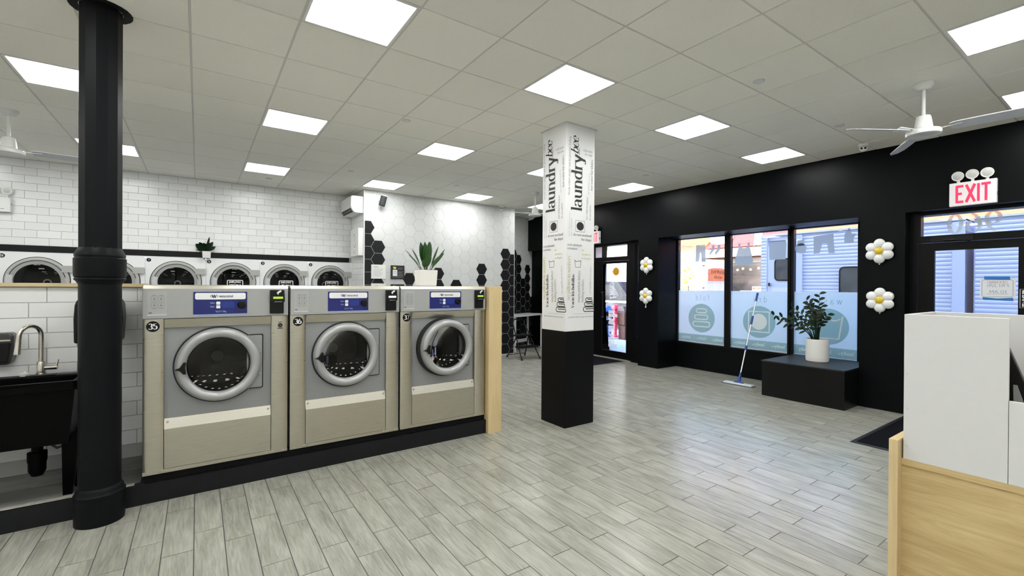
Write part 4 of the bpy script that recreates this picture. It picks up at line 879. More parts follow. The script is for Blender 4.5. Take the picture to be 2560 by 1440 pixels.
# ------------------------------------------------------------------ plants
def leaf(mb, base, d, up, L, w, bend=.3, n=7, fold=.12):
    """a curved blade from base along d, sagging by bend"""
    d = V(d).normalized(); up = V(up).normalized(); s = d.cross(up).normalized(); vs = []
    for i in range(n + 1):
        t = i / n; p = V(base) + d * (L * t) - V((0, 0, 1)) * (bend * L * t * t)
        ww = w * (math.sin(math.pi * min(1, t * .93 + .05)) ** .8) * (.5 if t == 1 else 1); ww = .001 if i == n else ww
        vs += [p - s * ww + up * ww * fold * 2, p, p + s * ww + up * ww * fold * 2]
    fs = []
    for i in range(n):
        a = 3 * i; fs += [(a, a + 1, a + 4, a + 3), (a + 1, a + 2, a + 5, a + 4)]
    mb.add(vs, fs); return mb
rnd = random.Random(3)
# spathe plant on the washers
t = thing('potted_plant', (2.045, 4.6, 1.534), 'leafy green plant in a square white pot on the steel washers', 'plant')
m = MB(); m.hexa([(1.957, 4.512, 1.534), (2.133, 4.512, 1.534), (2.133, 4.69, 1.534), (1.957, 4.69, 1.534)], [(1.946, 4.50, 1.71), (2.143, 4.50, 1.71), (2.143, 4.70, 1.71), (1.946, 4.70, 1.71)])
obj('pot', m, POT, t, bevel=.01); obj('soil', bx(1.955, 2.135, 4.51, 4.69, 1.709, 1.7125), mat('soil', (.03, .02, .012), .9), t)
for dx, dy, tz, L, w, b in ((-.25, 0, 1, .27, .036, .02), (-.12, -.1, 1, .25, .034, .0), (-.02, .05, 1, .27, .036, .0), (.10, -.05, 1, .27, .034, .0), (.22, .05, 1, .28, .032, .02), (.05, -.2, 1, .19, .034, .05), (-.1, -.25, 1, .17, .032, .05),
                            (-.9, 0, .75, .26, .020, .12), (-.75, -.15, .45, .22, .026, .1), (-.55, .2, .9, .24, .02, .1), (.55, -.1, 1, .25, .012, .03), (.75, 0, .62, .24, .022, .1), (.9, .1, .75, .27, .012, .02), (.65, -.2, .8, .17, .022, .1), (-.35, -.3, .5, .15, .03, .2), (-.02, -.12, 1, .22, .03, 0)):
    base = (2.045 + dx * .07, 4.6 + dy * .1, 1.71); s_ = V((dx * .62, dy, tz)).normalized(); up = V((0, -1, .2)) if abs(dx) < .5 else V((-dx * .6, -.6, .6))
    m = MB(); st_ = L * .22; m.tube([base, V(base) + s_ * st_], .003, 5); leaf(m, V(base) + s_ * st_ * .95, s_, up - s_ * up.dot(s_), L * .95, w, b); obj('leaf', m, GREEN, t, smooth=60)
# little wall plant above the dryers
t = thing('wall_planter', (.115, YB - .05, 1.99), 'small green plant in a white wall pot between the black bands', 'plant')
m = MB(); m.hexa([(.06, YB - .10, 1.985), (.17, YB - .10, 1.985), (.17, YB - .004, 1.985), (.06, YB - .004, 1.985)], [(.053, YB - .11, 2.098), (.177, YB - .11, 2.098), (.177, YB - .004, 2.098), (.053, YB - .004, 2.098)]); obj('pot', m, POT, t, bevel=.005)
obj('soil', bx(.062, .168, YB - .10, YB - .012, 2.096, 2.1), mat('soil', (.03, .02, .012), .9), t)
for dx, tz, L, w in ((-.8, .72, .21, .055), (-.55, .9, .20, .045), (-.95, .25, .15, .022), (.15, 1, .28, .020), (.45, .9, .21, .04), (.8, .62, .17, .03), (.05, .8, .16, .045), (-.2, .8, .17, .03), (.9, .5, .14, .022)):
    s_ = V((dx, -.2, tz)).normalized(); up = V((-s_.z * .4, -1, s_.x * .4)); m = MB(); leaf(m, (.115, YB - .055, 2.098), s_, up - s_ * up.dot(s_), L, w, .1); obj('leaf', m, GREEND, t, smooth=60)

# zz plant on the black bench
t = thing('bench', (7.2, 2.78, 0), 'low black bench in the window bay under the large plant', 'bench')
obj('body', bx(6.665, 7.70, 2.278, 3.29, 0.002, .488), BLACK, t); obj('top', bx(6.655, 7.70, 2.275, 3.30, .488, .503), mat('worn black bench top', (.014, .016, .020), .5, noise=.5, nscale=9, bump=.1), t)
ZP = (7.22, 2.80, .503)
t = thing('zz_plant', ZP, 'tall dark stemmed plant in a round white pot on the black bench', 'plant')
obj('pot', MB().lathe([(.128, 0), (.138, .012), (.141, .05), (.138, .052), (.141, .055), (.141, .315), (.131, .318), (.128, .28)], ZP, (0, 0, 1), 36, cap=False), POT, t, smooth=35)
obj('soil', MB().lathe([(0, .285), (.13, .285)], ZP, (0, 0, 1), 24, cap=False), mat('soil', (.03, .02, .012), .9), t)
# stems lean to the window's left (towards +y) and up; n = leaflets
for ty, tx, tz, arch in ((.50, -.05, .60, .33), (.30, .0, .70, .22), (.40, -.1, .46, .3), (.16, .06, .75, .1), (.06, -.06, .68, .05), (-.02, .02, .80, .02), (-.12, -.05, .66, .12), (-.20, .0, .58, .22), (.05, .1, .55, .04), (-.06, -.1, .50, .06), (.22, -.12, .52, .16), (.12, .02, .60, .05)):
    ty *= .95 if ty > 0 else .55; tz *= .86; p0 = V(ZP) + V((tx * .5, ty * .12, .28)); pts = []
    for i in range(9):
        q = i / 8; pts.append(p0 + V((tx * q, ty * (q ** 2) * 1.05, tz * (q - arch * q * q))))
    o = obj('stem', MB().tube(pts, [.009 - .0065 * i / 8 for i in range(9)], 6), GREEND, t, smooth=60)
    for i in range(4, 9):
        d = (pts[i] - pts[i - 1]).normalized()
        for sg in (-1, 1):
            side = d.cross(V((1, .2, .1))).normalized() * sg; dr = (d * .55 + side * .8 + V((rnd.uniform(-.3, .3), 0, rnd.uniform(-.1, .25)))).normalized()
            up = V((-1, 0, .3)); m = MB(); leaf(m, pts[i] - d * .02 * (sg + 1), dr, (up - dr * up.dot(dr)), rnd.uniform(.07, .10), rnd.uniform(.016, .023), .15, 5); obj('leaf', m, GREEND, o, smooth=60)

# ------------------------------------------------------------------ ceiling fans, small ceiling fittings
FANW = mat('white fan enamel', (.72, .73, .71), .3); FANB = mat('white fan blade', (.60, .62, .66), .35)
def fan(x, y, a0, label, L=.70, z=2.90):
    t = thing('ceiling_fan', (x, y, ZC), label, 'fan', 'white ceiling fans')
    A = (x, y, 0)
    obj('canopy', MB().lathe([(.075, ZC), (.075, ZC - .012), (.062, ZC - .04), (.045, ZC - .055), (.02, ZC - .058)], A, (0, 0, 1), 24), FANW, t, smooth=40)
    obj('rod', MB().lathe([(.014, z + .13), (.014, ZC - .05)], A, (0, 0, 1), 12), FANW, t, smooth=40)
    o = obj('motor', MB().lathe([(.03, z + .14), (.048, z + .135), (.052, z + .12), (.064, z + .03), (.07, z + .025), (.115, z + .012), (.122, z - .005), (.118, z - .028), (.10, z - .034), (.085, z - .03), (0, z - .03)][::-1], A, (0, 0, 1), 32, cap=False), FANW, t, smooth=35)
    for k in range(3):
        a = R(a0 + 120 * k); d = V((math.cos(a), math.sin(a), 0)); s_ = V((-d.y, d.x, 0)); up = V((0, 0, 1)); c = V((x, y, z - .002))
        st = s_ * .97 - up * .26; m = MB(); vs = []
        prof = [(.17, .045), (.21, .060), (.45, .062), (L - .08, .058), (L, .030)]
        for r_, w in prof:
            p = c + d * r_ + up * (.012 - .02 * r_)
            for e in (-1, 1):
                for h in (-.003, .003): vs.append(p + st * w * e + up * h)
        fs = [(0, 1, 3, 2)]; n = len(prof)
        for i in range(n - 1):
            q = 4 * i; fs += [(q, q + 2, q + 6, q + 4), (q + 1, q + 5, q + 7, q + 3), (q, q + 4, q + 5, q + 1), (q + 2, q + 3, q + 7, q + 6)]
        q = 4 * (n - 1); fs.append((q, q + 2, q + 3, q + 1)); m.add(vs, fs); b = obj('blade', m, FANB, t)
        m = MB().hexa([c + d * .10 - s_ * .02 + up * .0, c + d * .25 - s_ * .035 + up * .004, c + d * .25 + s_ * .035 + up * .02, c + d * .10 + s_ * .02 + up * .012], [c + d * .10 - s_ * .02 + up * .006, c + d * .25 - s_ * .035 + up * .010, c + d * .25 + s_ * .035 + up * .026, c + d * .10 + s_ * .02 + up * .018])
        obj('blade_arm', m, FANW, b)
    return t
fan(5.17, 1.20, 31, 'white ceiling fan hanging before the black wall near the EXIT sign')
fan(-1.605, 6.78, 2, 'white ceiling fan at the left edge before the white tiles')
fan(5.23, 6.79, 180, 'small distant ceiling fan beside the white lettered pillar')
def plate(x, y, label, r=.043):
    t = thing('sprinkler_cover', (x, y, ZC), label, 'cover', 'round covers in the ceiling tiles')
    obj('disc', MB().lathe([(r, ZC - .004), (r, ZC - .008), (r * .9, ZC - .010), (0, ZC - .010)][::-1], (x, y, 0), (0, 0, 1), 24, cap=False), FANW, t, smooth=30)
    obj('gap_ring', MB().ring(x, y, (V((0, 0, 0)), V((1, 0, 0)), V((0, 1, 0)), V((0, 0, 1))), r + .004, r - .006, ZC - .004, ZC + .001, 24), GRIDM, t)
for x, y, l in ((3.96, 2.0, 'round ceiling cover right of the large panel over the pillar'), (5.74, 2.03, 'round ceiling cover left of the big fan blade'), (5.84, 4.70, 'round ceiling cover above the far end of the shop windows'),
                (1.84, 4.67, 'round ceiling cover above the middle steel washer'), (1.95, 7.23, 'round ceiling cover near the air conditioner'), (3.76, 7.16, 'round ceiling cover in front of the hexagon wall'), (.97, 8.54, 'small ceiling cover by the top of the subway tile wall')):
    plate(x, y, l)
def dome(x, y, label):
    t = thing('dome_camera', (x, y, ZC), label, 'camera')
    obj('mount', MB().lathe([(.055, ZC - .002), (.055, ZC - .03), (.05, ZC - .036)], (x, y, 0), (0, 0, 1), 24), WHITE, t, smooth=35)
    o = obj('eyeball', MB().ball((x, y, ZC - .055), .042), WHITE, t, smooth=60)
    f = V((-x, -y, -1.2)).normalized(); s_ = V((f.y, -f.x, 0)).normalized()
    for e in (-1, 1): c = V((x, y, ZC - .055)) + f * .037 + s_ * e * .018; obj('lens', MB().cyl(c, c + f * .008, .013, .012, 12), BLACK, o)
dome(6.72, 2.12, 'white dome camera on the ceiling left of the big fan'); dome(5.50, 8.36, 'white dome camera over the right end of the hexagon wall')

# ------------------------------------------------------------------ things on the walls
def exit_sign(yc, label):
    t = thing('exit_sign', (XS - .03, yc, 2.61), label, 'sign', 'EXIT signs over the street doors'); w, h = .188, .131
    obj('housing', bx(XS - .055, XS, yc - w, yc + w, 2.61 - h, 2.61 + h), SIGNW, t, bevel=.004)
    F = FX(XS - .055, yc); tx = MB(); hh = .196 / 1.45
    text(tx, 'EXIT', F, -.138, 2.61 - .098, hh, .235, .20, width=.285, d=.001, serif=False); obj('letters', tx, REDL, t, label='glowing red letters')
    obj('knockout', bx(XS - .04, XS - .018, yc - w - .001, yc - w, 2.56, 2.60), BLACK, t)
    for k, dy in enumerate((.115, 0, -.115)):
        c = V((XS - .05, yc + dy, 2.82 - .004 * (k != 1))); ax = V((-1, .12 * (k - 1) * -1, -.25)).normalized()
        o = obj('lamp_head', MB().lathe([(.030, -.02), (.05, .0), (.054, .018), (.050, .024), (.046, .022)], c, ax, 24), WHITE, t, smooth=35)
        obj('lens', MB().lathe([(.047, .020), (.03, .026), (0, .028)], c, ax, 20, cap=False), LENS, o, smooth=40)
        obj('stem', MB().cyl((XS - .04, yc + dy, 2.74), (XS - .04, yc + dy, 2.79), .014, n=10), WHITE, o)
exit_sign(1.222, 'lit EXIT sign with three round lamps above the near street door'); exit_sign(7.11, 'lit EXIT sign half hidden behind the white pillar')
def daisy(yc, zc, label, tail, r=.150):
    t = thing('daisy_balloon', (XS - .05, yc, zc), label, 'balloon', 'daisy balloons on the black pilasters')
    for k in range(6):
        a = R(90 + 60 * k); d = V((0, -math.cos(a), math.sin(a))); s_ = V((0, d.z, -d.y)); M = Matrix((V((-1, 0, 0)), s_, d)).transposed()
        obj('petal', MB().ball(V((XS - .045, yc, zc)) + d * r * .62, .042, .062, .064, 16, 10, M), BALLOON, t, smooth=60)
    obj('centre', MB().ball((XS - .066, yc, zc), .034, .046, .046, 16, 10), YELLOW, t, smooth=60)
    obj('tail', MB().tube([(XS - .04, yc, zc - r * .98), (XS - .04, yc - .002, zc - r - tail * .4), (XS - .04, yc + .003, zc - r - tail)], [.010, .006, .016 if tail > .04 else .008], 8), BALLOON, t, smooth=60)
daisy(5.672, 1.963, 'white daisy balloon on the far pilaster, the upper one', .03); daisy(5.684, 1.372, 'white daisy balloon on the far pilaster, the lower one with a tail', .075)
daisy(2.055, 2.013, 'large white daisy balloon beside the EXIT door, the upper one', .02); daisy(2.046, 1.394, 'large white daisy balloon beside the EXIT door, the lower one', .02)

t = thing('air_conditioner', (2.42, 8.85, 3.05), 'white split air conditioner high in the tiled corner', 'air conditioner')
prof = [(2.52, 2.885), (2.52, 3.195), (2.335, 3.195), (2.305, 3.185), (2.295, 3.16), (2.295, 2.99), (2.31, 2.955), (2.345, 2.905), (2.38, 2.885)]
y0, y1 = 8.505, 9.24; F = frame((0, y0, 0), (1, 0, 0), (0, 0, 1)); obj('casing', MB().prism(prof, F, 0, -(y1 - y0)), WHITE, t, bevel=.008)
o = obj('air_outlet', MB().hexa([(2.302, y0 + .05, 2.965), (2.302, y1 - .05, 2.965), (2.345, y1 - .05, 2.895), (2.345, y0 + .05, 2.895)], [(2.308, y0 + .05, 2.968), (2.308, y1 - .05, 2.968), (2.350, y1 - .05, 2.898), (2.350, y0 + .05, 2.898)]), BLACK, t)
obj('louvre', MB().hexa([(2.310, y0 + .05, 2.936), (2.310, y1 - .05, 2.936), (2.322, y1 - .05, 2.928), (2.322, y0 + .05, 2.928)], [(2.330, y0 + .05, 2.94), (2.330, y1 - .05, 2.94), (2.34, y1 - .05, 2.93), (2.34, y0 + .05, 2.93)]), mat('louvre grey', (.25, .25, .25), .5), o)
t = thing('wall_sign', (2.47, 8.73, 2.35), 'white box sign with a curl logo on the tiled side wall', 'sign')
obj('box', bx(2.425, 2.521, 8.485, 8.985, 2.095, 2.605), WHITE, t, bevel=.004)
F = FX(2.425, 8.73); tx = MB(); line(tx, arc(-.02, 2.44, .055, .06, -60, 150), F, .014); line(tx, arc(.02, 2.32, .055, .06, 30, -180), F, .014); line(tx, [(.0, 2.395), (.02, 2.37)], F, .012); obj('curl_logo', tx, INKG, t)
tx = MB(); 
for zz in (2.18, 2.16, 2.14): line(tx, [(-.08, zz), (.08, zz)], F, .005)
obj('small_print', tx, INKL, t)
t = thing('wall_speaker', (2.83, YH - .09, 3.13), 'black cylindrical speaker with a grey top on the hexagon wall', 'speaker')
ax = V((.22, -.12, 1)).normalized(); b = V((2.815, YH - .11, 3.03)); obj('body', MB().lathe([(.05, 0), (.056, .006), (.056, .185)], b, ax, 28), mat('black speaker cloth', (.012, .012, .013), .8, bump=.4, bscale=400), t, smooth=40)
obj('top', MB().lathe([(.056, .185), (.056, .195), (.05, .2), (0, .2)], b, ax, 28, cap=False), mat('grey speaker top', (.45, .45, .46), .4), t, smooth=40); obj('bracket', MB().tube([V((2.80, YH, 3.14)), V((2.81, YH - .04, 3.14)), b + ax * .1], .012, 8), WHITE, t)
obj('cable', MB().tube([(2.765, YH - .006, ZC), (2.755, YH - .006, 3.25), (2.765, YH - .006, 3.18), (2.80, YH - .012, 3.13)], .004, 6), mat('white cable', (.55, .55, .55), .5), t)
def poster(x0, x1, z0, z1, face, label, kind):
    t = thing('notice_board', ((x0 + x1) / 2, YH - .02, (z0 + z1) / 2), label, 'notice'); F = FY(YH - .028, x0); w = x1 - x0
    obj('board', bx(x0, x1, YH - .028, YH - .006, z0, z1), face, t, bevel=.002); tx = MB()
    if kind == 0:
        text(tx, 'laundry', F, .05, z1 - .05, .016, .22, .08, d=.001)
        for k in range(6): line(tx, [(.04, z1 - .085 - k * .025), (w - .05 - .02 * (k % 3), z1 - .085 - k * .025)], F, .004)
        obj('print', tx, INKG, t)
    elif kind == 1:
        for k in range(4): line(tx, [(.135, z1 - .05 - k * .02 - (.03 if k > 1 else 0)), (w - .03 - .02 * (k % 2), z1 - .05 - k * .02 - (.03 if k > 1 else 0))], F, .005)
        for k in range(4): line(tx, [(.03 if k > 1 else .135, z1 - .165 - k * .02), (w - .03, z1 - .165 - k * .02)], F, .005)
        obj('print', tx, INKG, t); obj('card', MB().flat(rect(.035, .125, z1 - .205, z1 - .085), F, .001), PAPER, t)
        tx = MB(); text(tx, 'FREE', F, .045, z1 - .13, .012, .25, .2, width=.07, d=.002, serif=False); line(tx, [(.045, z1 - .16), (.115, z1 - .16)], F, .006, .002); obj('card_print', tx, INKB, t)
        m = MB(); m.flat(disc(.075, z1 - .048, .030, 20, .024), F, .001); m.flat([(.045, z1 - .05), (.035, z1 - .035), (.05, z1 - .02)], F, .001); obj('bee_mark', m, mat('yellow print', (.7, .6, .08), .6), t)
poster(2.655, 2.925, 1.668, 1.932, WHITE, 'white square notice over the black hexagons at the left', 0)
poster(3.03, 3.30, 1.666, 1.928, mat('black board', (.013, .013, .014), .5), 'black square notice with a yellow bee, right of the white notice', 1)
poster(2.655, 2.925, 1.31, 1.578, WHITE, 'white notice below, only its top edge showing over the washers', 0)
poster(3.03, 3.30, 1.31, 1.566, mat('black board', (.013, .013, .014), .5), 'black notice below, hidden but for its top edge over the washers', 1)
t = thing('emergency_light', (-2.27, YB - .04, 2.64), 'white emergency light with two lamps at the left edge', 'light')
obj('housing', bx(-2.39, -2.16, YB - .08, YB - .004, 2.535, 2.735), WHITE, t, bevel=.005)
tx = MB(); line(tx, [(-2.26, 2.575), (-2.22, 2.575)], FY(YB - .08), .008); obj('print', tx, INKG, t); obj('switch', bx(-2.16, -2.157, YB - .05, YB - .035, 2.64, 2.655), BLACK, t)
for dx in (-2.20, -2.34):
    o = obj('lamp_head', MB().lathe([(.03, -.02), (.052, .0), (.056, .018), (.05, .024)], (dx, YB - .05, 2.832), (.25, -1, -.2), 24), WHITE, t, smooth=35); obj('lens', MB().lathe([(.048, .022), (0, .03)], (dx, YB - .05, 2.832), (.25, -1, -.2), 20, cap=False), LENS, o)
    obj('stem', MB().cyl((dx, YB - .04, 2.73), (dx, YB - .04, 2.79), .014, n=10), WHITE, o)
t = thing('wall_socket', (2.014, YB - .01, 2.725), 'white wall socket high on the tiles left of the air conditioner', 'socket')
obj('plate', bx(1.985, 2.045, YB - .012, YB - .004, 2.665, 2.785), WHITE, t, bevel=.002); obj('plug', bx(2.0, 2.025, YB - .03, YB - .012, 2.70, 2.735), WHITE, t, bevel=.003)

# ------------------------------------------------------------------ sink corner
SX0, SX1, SY0, SY1 = -1.55, -.655, 4.125, 4.54
t = thing('utility_sink', ((SX0 + SX1) / 2, 4.34, .088), 'black utility sink on splayed legs beside the iron column', 'sink')
SK = mat('black sink plastic', (.0016, .0016, .0018), .4, spec=.08)
m = MB()
for q in ((SX0, SX1, SY0, SY0 + .035), (SX0, SX1, SY1 - .085, SY1), (SX0, SX0 + .035, SY0, SY1), (SX1 - .035, SX1, SY0, SY1)): m.box(*q, .835, .895)
obj('rim', m, SK, t, bevel=.008)
m = MB(); a, b = .02, .055; z0, z1 = .47, .836
P = lambda i, z: [(SX0 + i, SY0 + i, z), (SX1 - i, SY0 + i, z), (SX1 - i, SY1 - i, z), (SX0 + i, SY1 - i, z)]
m.add(P(a, z1) + P(b, z0) + P(a + .012, z1) + P(b + .012, z0 + .012), [(0, 1, 5, 4), (1, 2, 6, 5), (2, 3, 7, 6), (3, 0, 4, 7), (4, 5, 6, 7), (8, 12, 13, 9), (9, 13, 14, 10), (10, 14, 15, 11), (11, 15, 12, 8), (15, 14, 13, 12)]); obj('basin', m, SK, t)
for sx, sy in ((SX1 - .05, SY0 + .10), (SX1 - .05, SY1 - .06), (SX0 + .05, SY0 + .10), (SX0 + .05, SY1 - .06)):
    e = -1 if sx > -1 else 1; m = MB(); m.hexa([(sx + e * .028 - .024, sy + .06, .089), (sx + e * .028 + .024, sy + .06, .089), (sx + e * .028 + .024, sy + .105, .089), (sx + e * .028 - .024, sy + .105, .089)], [(sx - .045, sy - .02, .52), (sx + .045, sy - .02, .52), (sx + .045, sy + .06, .52), (sx - .045, sy + .06, .52)]) if sy < 4.4 else m.hexa([(sx + e * .02 - .024, sy - .05, .089), (sx + e * .02 + .024, sy - .05, .089), (sx + e * .02 + .024, sy, .089), (sx + e * .02 - .024, sy, .089)], [(sx - .045, sy - .08, .52), (sx + .045, sy - .08, .52), (sx + .045, sy, .52), (sx - .045, sy, .52)])
    o = obj('leg', m, SK, t); m = MB(); m.ball((sx + e * .028 + .026, sy + .07, .14), .007); obj('screw', m, CHROME, o)
obj('drain', MB().lathe([(.03, .47), (.03, .40), (.05, .395), (.05, .34), (.045, .32), (.045, .27), (.03, .235), (.0, .232)][::-1], (-.895, 4.36, 0), (0, 0, 1), 20, cap=False), SK, t, smooth=30)
obj('supply_hose', MB().tube([(-.70, 4.5, .47), (-.74, 4.48, .40), (-.82, 4.48, .37), (-.88, 4.5, .42)], .009, 8), mat('grey braided hose', (.15, .15, .15), .4, metal=.7), t)
t = thing('kitchen_tap', (-.905, 4.50, .895), 'brushed nickel gooseneck tap on the black sink', 'tap')
obj('base', MB().lathe([(.030, .895), (.030, .905), (.024, .912), (.0225, .985), (.020, .99)], (-.905, 4.50, 0), (0, 0, 1), 20), CHROME, t, smooth=35)
pts = [(-.905, 4.50, .98), (-.905, 4.50, 1.16)] + [(-.905 - .0425 + .0425 * math.cos(R(q)), 4.50 - .055 + .055 * math.cos(R(q)), 1.175 + .07 * math.sin(R(q))) for q in range(0, 181, 15)] + [(-.992, 4.387, 1.14)]
obj('spout', MB().tube(pts, .0135, 12), CHROME, t, smooth=60); obj('spray_head', MB().cyl((-.992, 4.388, 1.145), (-.996, 4.378, 1.06), .0145, .0185, 16), CHROME, t, smooth=40)
obj('side_valve', MB().cyl((-.885, 4.495, .945), (-.82, 4.485, .945), .015, n=14), CHROME, t, smooth=40); obj('lever', MB().tube([(-.825, 4.485, .955), (-.815, 4.483, 1.0)], [.007, .005], 8), CHROME, t)
t = thing('lint_brush', (-.80, 4.40, .90), 'black long handled brush lying across the sink rim', 'brush'); obj('handle', MB().hexa([(-.945, 4.33, .905), (-.94, 4.30, .905), (-.80, 4.34, .898), (-.805, 4.37, .898)], [(-.945, 4.33, .922), (-.94, 4.30, .922), (-.80, 4.34, .915), (-.805, 4.37, .915)]), BLACK, t); obj('head', bx(-.80, -.665, 4.32, 4.40, .896, .917), BLACK, t, bevel=.006)
t = thing('sink_cap', (-1.0, 4.5, .895), 'small cream plug lying on the sink rim', 'plug'); obj('disc', MB().lathe([(.022, .896), (.026, .905), (.026, .916), (.01, .92)], (-.985, 4.49, 0), (0, 0, 1), 18), POT, t, smooth=35); obj('knob', MB().ball((-.985, 4.49, .921), .008), POT, t)
t = thing('soap_dispenser', (-1.09, YK - .05, 1.08), 'dark soap dispenser on the tiles left of the tap', 'dispenser')
SD = mat('charcoal plastic', (.035, .036, .036), .3)
m = MB().prism([(-.06, .10), (.052, .10), (.066, .08), (.068, -.02), (.052, -.10), (.04, -.118), (-.06, -.118)], FY(YK - .006, -1.10, 1.10), 0, .10); obj('housing', m, SD, t, bevel=.012); obj('cover', MB().prism([(-.05, .035), (.05, .035), (.055, .03), (.04, -.10), (-.05, -.10)], FY(YK - .106, -1.10, 1.10), 0, .012), BLACK, t, bevel=.006)
obj('highlight_band', MB().prism([(-.05, .045), (.052, .045), (.052, .055), (-.05, .055)], FY(YK - .106, -1.10, 1.10), 0, .004), CHROME, t)
t = thing('towel_dispenser', (-.62, YK - .12, 1.27), 'black paper towel dispenser on the tiles behind the iron column', 'dispenser')
m = MB().prism([(-.10, .14), (.13, .14), (.145, .10), (.15, 0), (.14, -.17), (-.115, -.17), (-.118, 0), (-.112, .10)], FY(YK - .006, -.605, 1.285), 0, .20); obj('housing', m, BLACK, t, bevel=.012); obj('slot', bx(-.70, -.51, YK - .16, YK - .06, 1.112, 1.116), CHROME, t)

# ------------------------------------------------------------------ mop, mats, stool, table, counter
t = thing('flat_mop', (7.03, 3.84, .0), 'blue and silver flat mop leaning on the middle shop window', 'mop')
obj('pad', MB().hexa([(6.965, 4.075, .001), (7.09, 4.07, .001), (7.10, 3.59, .001), (6.98, 3.595, .001)], [(6.965, 4.075, .012), (7.09, 4.07, .012), (7.10, 3.59, .012), (6.98, 3.595, .012)]), mat('grey mop pad', (.14, .15, .17), .9), t)
obj('plate', MB().hexa([(6.975, 4.06, .012), (7.08, 4.055, .012), (7.09, 3.60, .012), (6.99, 3.605, .012)], [(6.985, 4.055, .034), (7.07, 4.05, .034), (7.08, 3.61, .034), (7.0, 3.615, .034)]), mat('pale mop plate', (.60, .64, .68), .4), t, bevel=.006)
A = V((7.04, 3.83, .045)); B = V((7.71, 3.885, 1.45)); D = (B - A)
obj('joint', MB().tube([(7.04, 3.90, .036), (7.04, 3.83, .05), (7.04, 3.76, .036)], .016, 8), MOPB, t)
obj('socket', MB().cyl(A, A + D * .10, .026, .015, 14), MOPB, t, smooth=40); obj('pole', MB().cyl(A + D * .09, A + D * .97, .0115, n=14), ALU, t, smooth=40)
for a, b, r_ in ((.345, .395, .018), (.635, .73, .017), (.905, 1.0, .017)): obj('grip', MB().cyl(A + D * a, A + D * b, r_, n=14), MOPB, t, smooth=40)
def floor_mat(name, pts, label):
    t = thing(name, (sum(p[0] for p in pts) / 4, sum(p[1] for p in pts) / 4, 0), label, 'mat')
    c = V((sum(p[0] for p in pts) / 4, sum(p[1] for p in pts) / 4, 0)); sh = lambda k, z: [(c.x + (p[0] - c.x) * k, c.y + (p[1] - c.y) * k, z) for p in pts]
    obj('rubber_border', MB().hexa(sh(1, .0015), sh(.985, .006)), RUBBER, t); obj('ribbed_carpet', MB().hexa(sh(.93, .005), sh(.93, .0105)), MAT, t)
floor_mat('door_mat', [(5.37, .55), (7.10, .55), (7.10, 1.79), (5.37, 1.79)], 'black ribbed door mat before the near EXIT door')
floor_mat('door_mat', [(6.25, 6.33), (7.24, 6.33), (7.24, 7.75), (6.25, 7.75)], 'dark door mat before the far street door')
t = thing('step_stool', (5.75, 7.85, 0), 'black folding step stool by the corner of the hexagon wall', 'stool')
for sx, fx in ((5.60, 5.515), (5.90, 5.99)):
    obj('front_rail', MB().tube([(sx + .02, 8.04, .80), (sx, 8.03, .74), (fx, 7.58, .02)], .0125, 8), BLACK, t, smooth=50)
    obj('rear_leg', MB().tube([(sx, 7.86, .50), (fx, 8.11, .02)], .0125, 8), BLACK, t, smooth=50)
for fx, fy in ((5.515, 7.57), (5.99, 7.57), (5.515, 8.115), (5.99, 8.115)): obj('foot', MB().cyl((fx, fy, .001), (fx, fy, .05), .021, .015, 10), RUBBER, t)
obj('handle', MB().tube([(5.62, 8.04, .80), (5.65, 8.045, .825), (5.85, 8.045, .825), (5.88, 8.04, .80)], .013, 8), BLACK, t, smooth=50)
obj('step', bx(5.53, 5.96, 7.78, 8.0, .475, .50), BLACK, t, bevel=.006); obj('step', bx(5.52, 5.97, 7.60, 7.84, .245, .27), BLACK, t, bevel=.006)
obj('crossbar', MB().tube([(5.515, 8.09, .06), (5.99, 8.09, .06)], .008, 6), BLACK, t)
t = thing('folding_table', (6.6, 8.9, 0), 'white counter height table against the far hexagon wall', 'table')
TU = FD; TN = V((TU.y, -TU.x, 0)); T0 = FO - TU * 1.18 + TN * .02
def tb(a0, a1, b0, b1, z0, z1): c = [T0 + TU * a + TN * b for a, b in ((a0, b0), (a1, b0), (a1, b1), (a0, b1))]; return MB().hexa([q + V((0, 0, z0)) for q in c], [q + V((0, 0, z1)) for q in c])
TW = mat('white table laminate', (.80, .80, .82), .35)
obj('tabletop', tb(0, 1.27, 0, .49, .815, .852), TW, t, bevel=.003)
for a, b in ((.02, .02), (.02, .44), (1.20, .02), (1.20, .44)): obj('leg', tb(a, a + .04, b, b + .04, .001, .815), TW, t)
obj('stretcher', tb(.06, 1.2, .03, .06, .12, .20), TW, t)
t = thing('laundry_cart', (2.60, 5.9, 0), 'white cart behind the oak end panel, only its edge showing', 'cart')
CW = mat('white cart tube', (.7, .7, .68), .4)
for q in ((2.3, 5.65), (2.86, 5.65), (2.3, 6.1), (2.86, 6.1)):
    obj('leg', MB().cyl((q[0], q[1], .08), (q[0], q[1], .92), .013, n=10), CW, t); obj('caster', MB().cyl((q[0] - .012, q[1], .036), (q[0] + .012, q[1], .036), .035, n=14), RUBBER, t)
obj('basket', bx(2.29, 2.87, 5.64, 6.11, .45, .93), CW, t, bevel=.01)

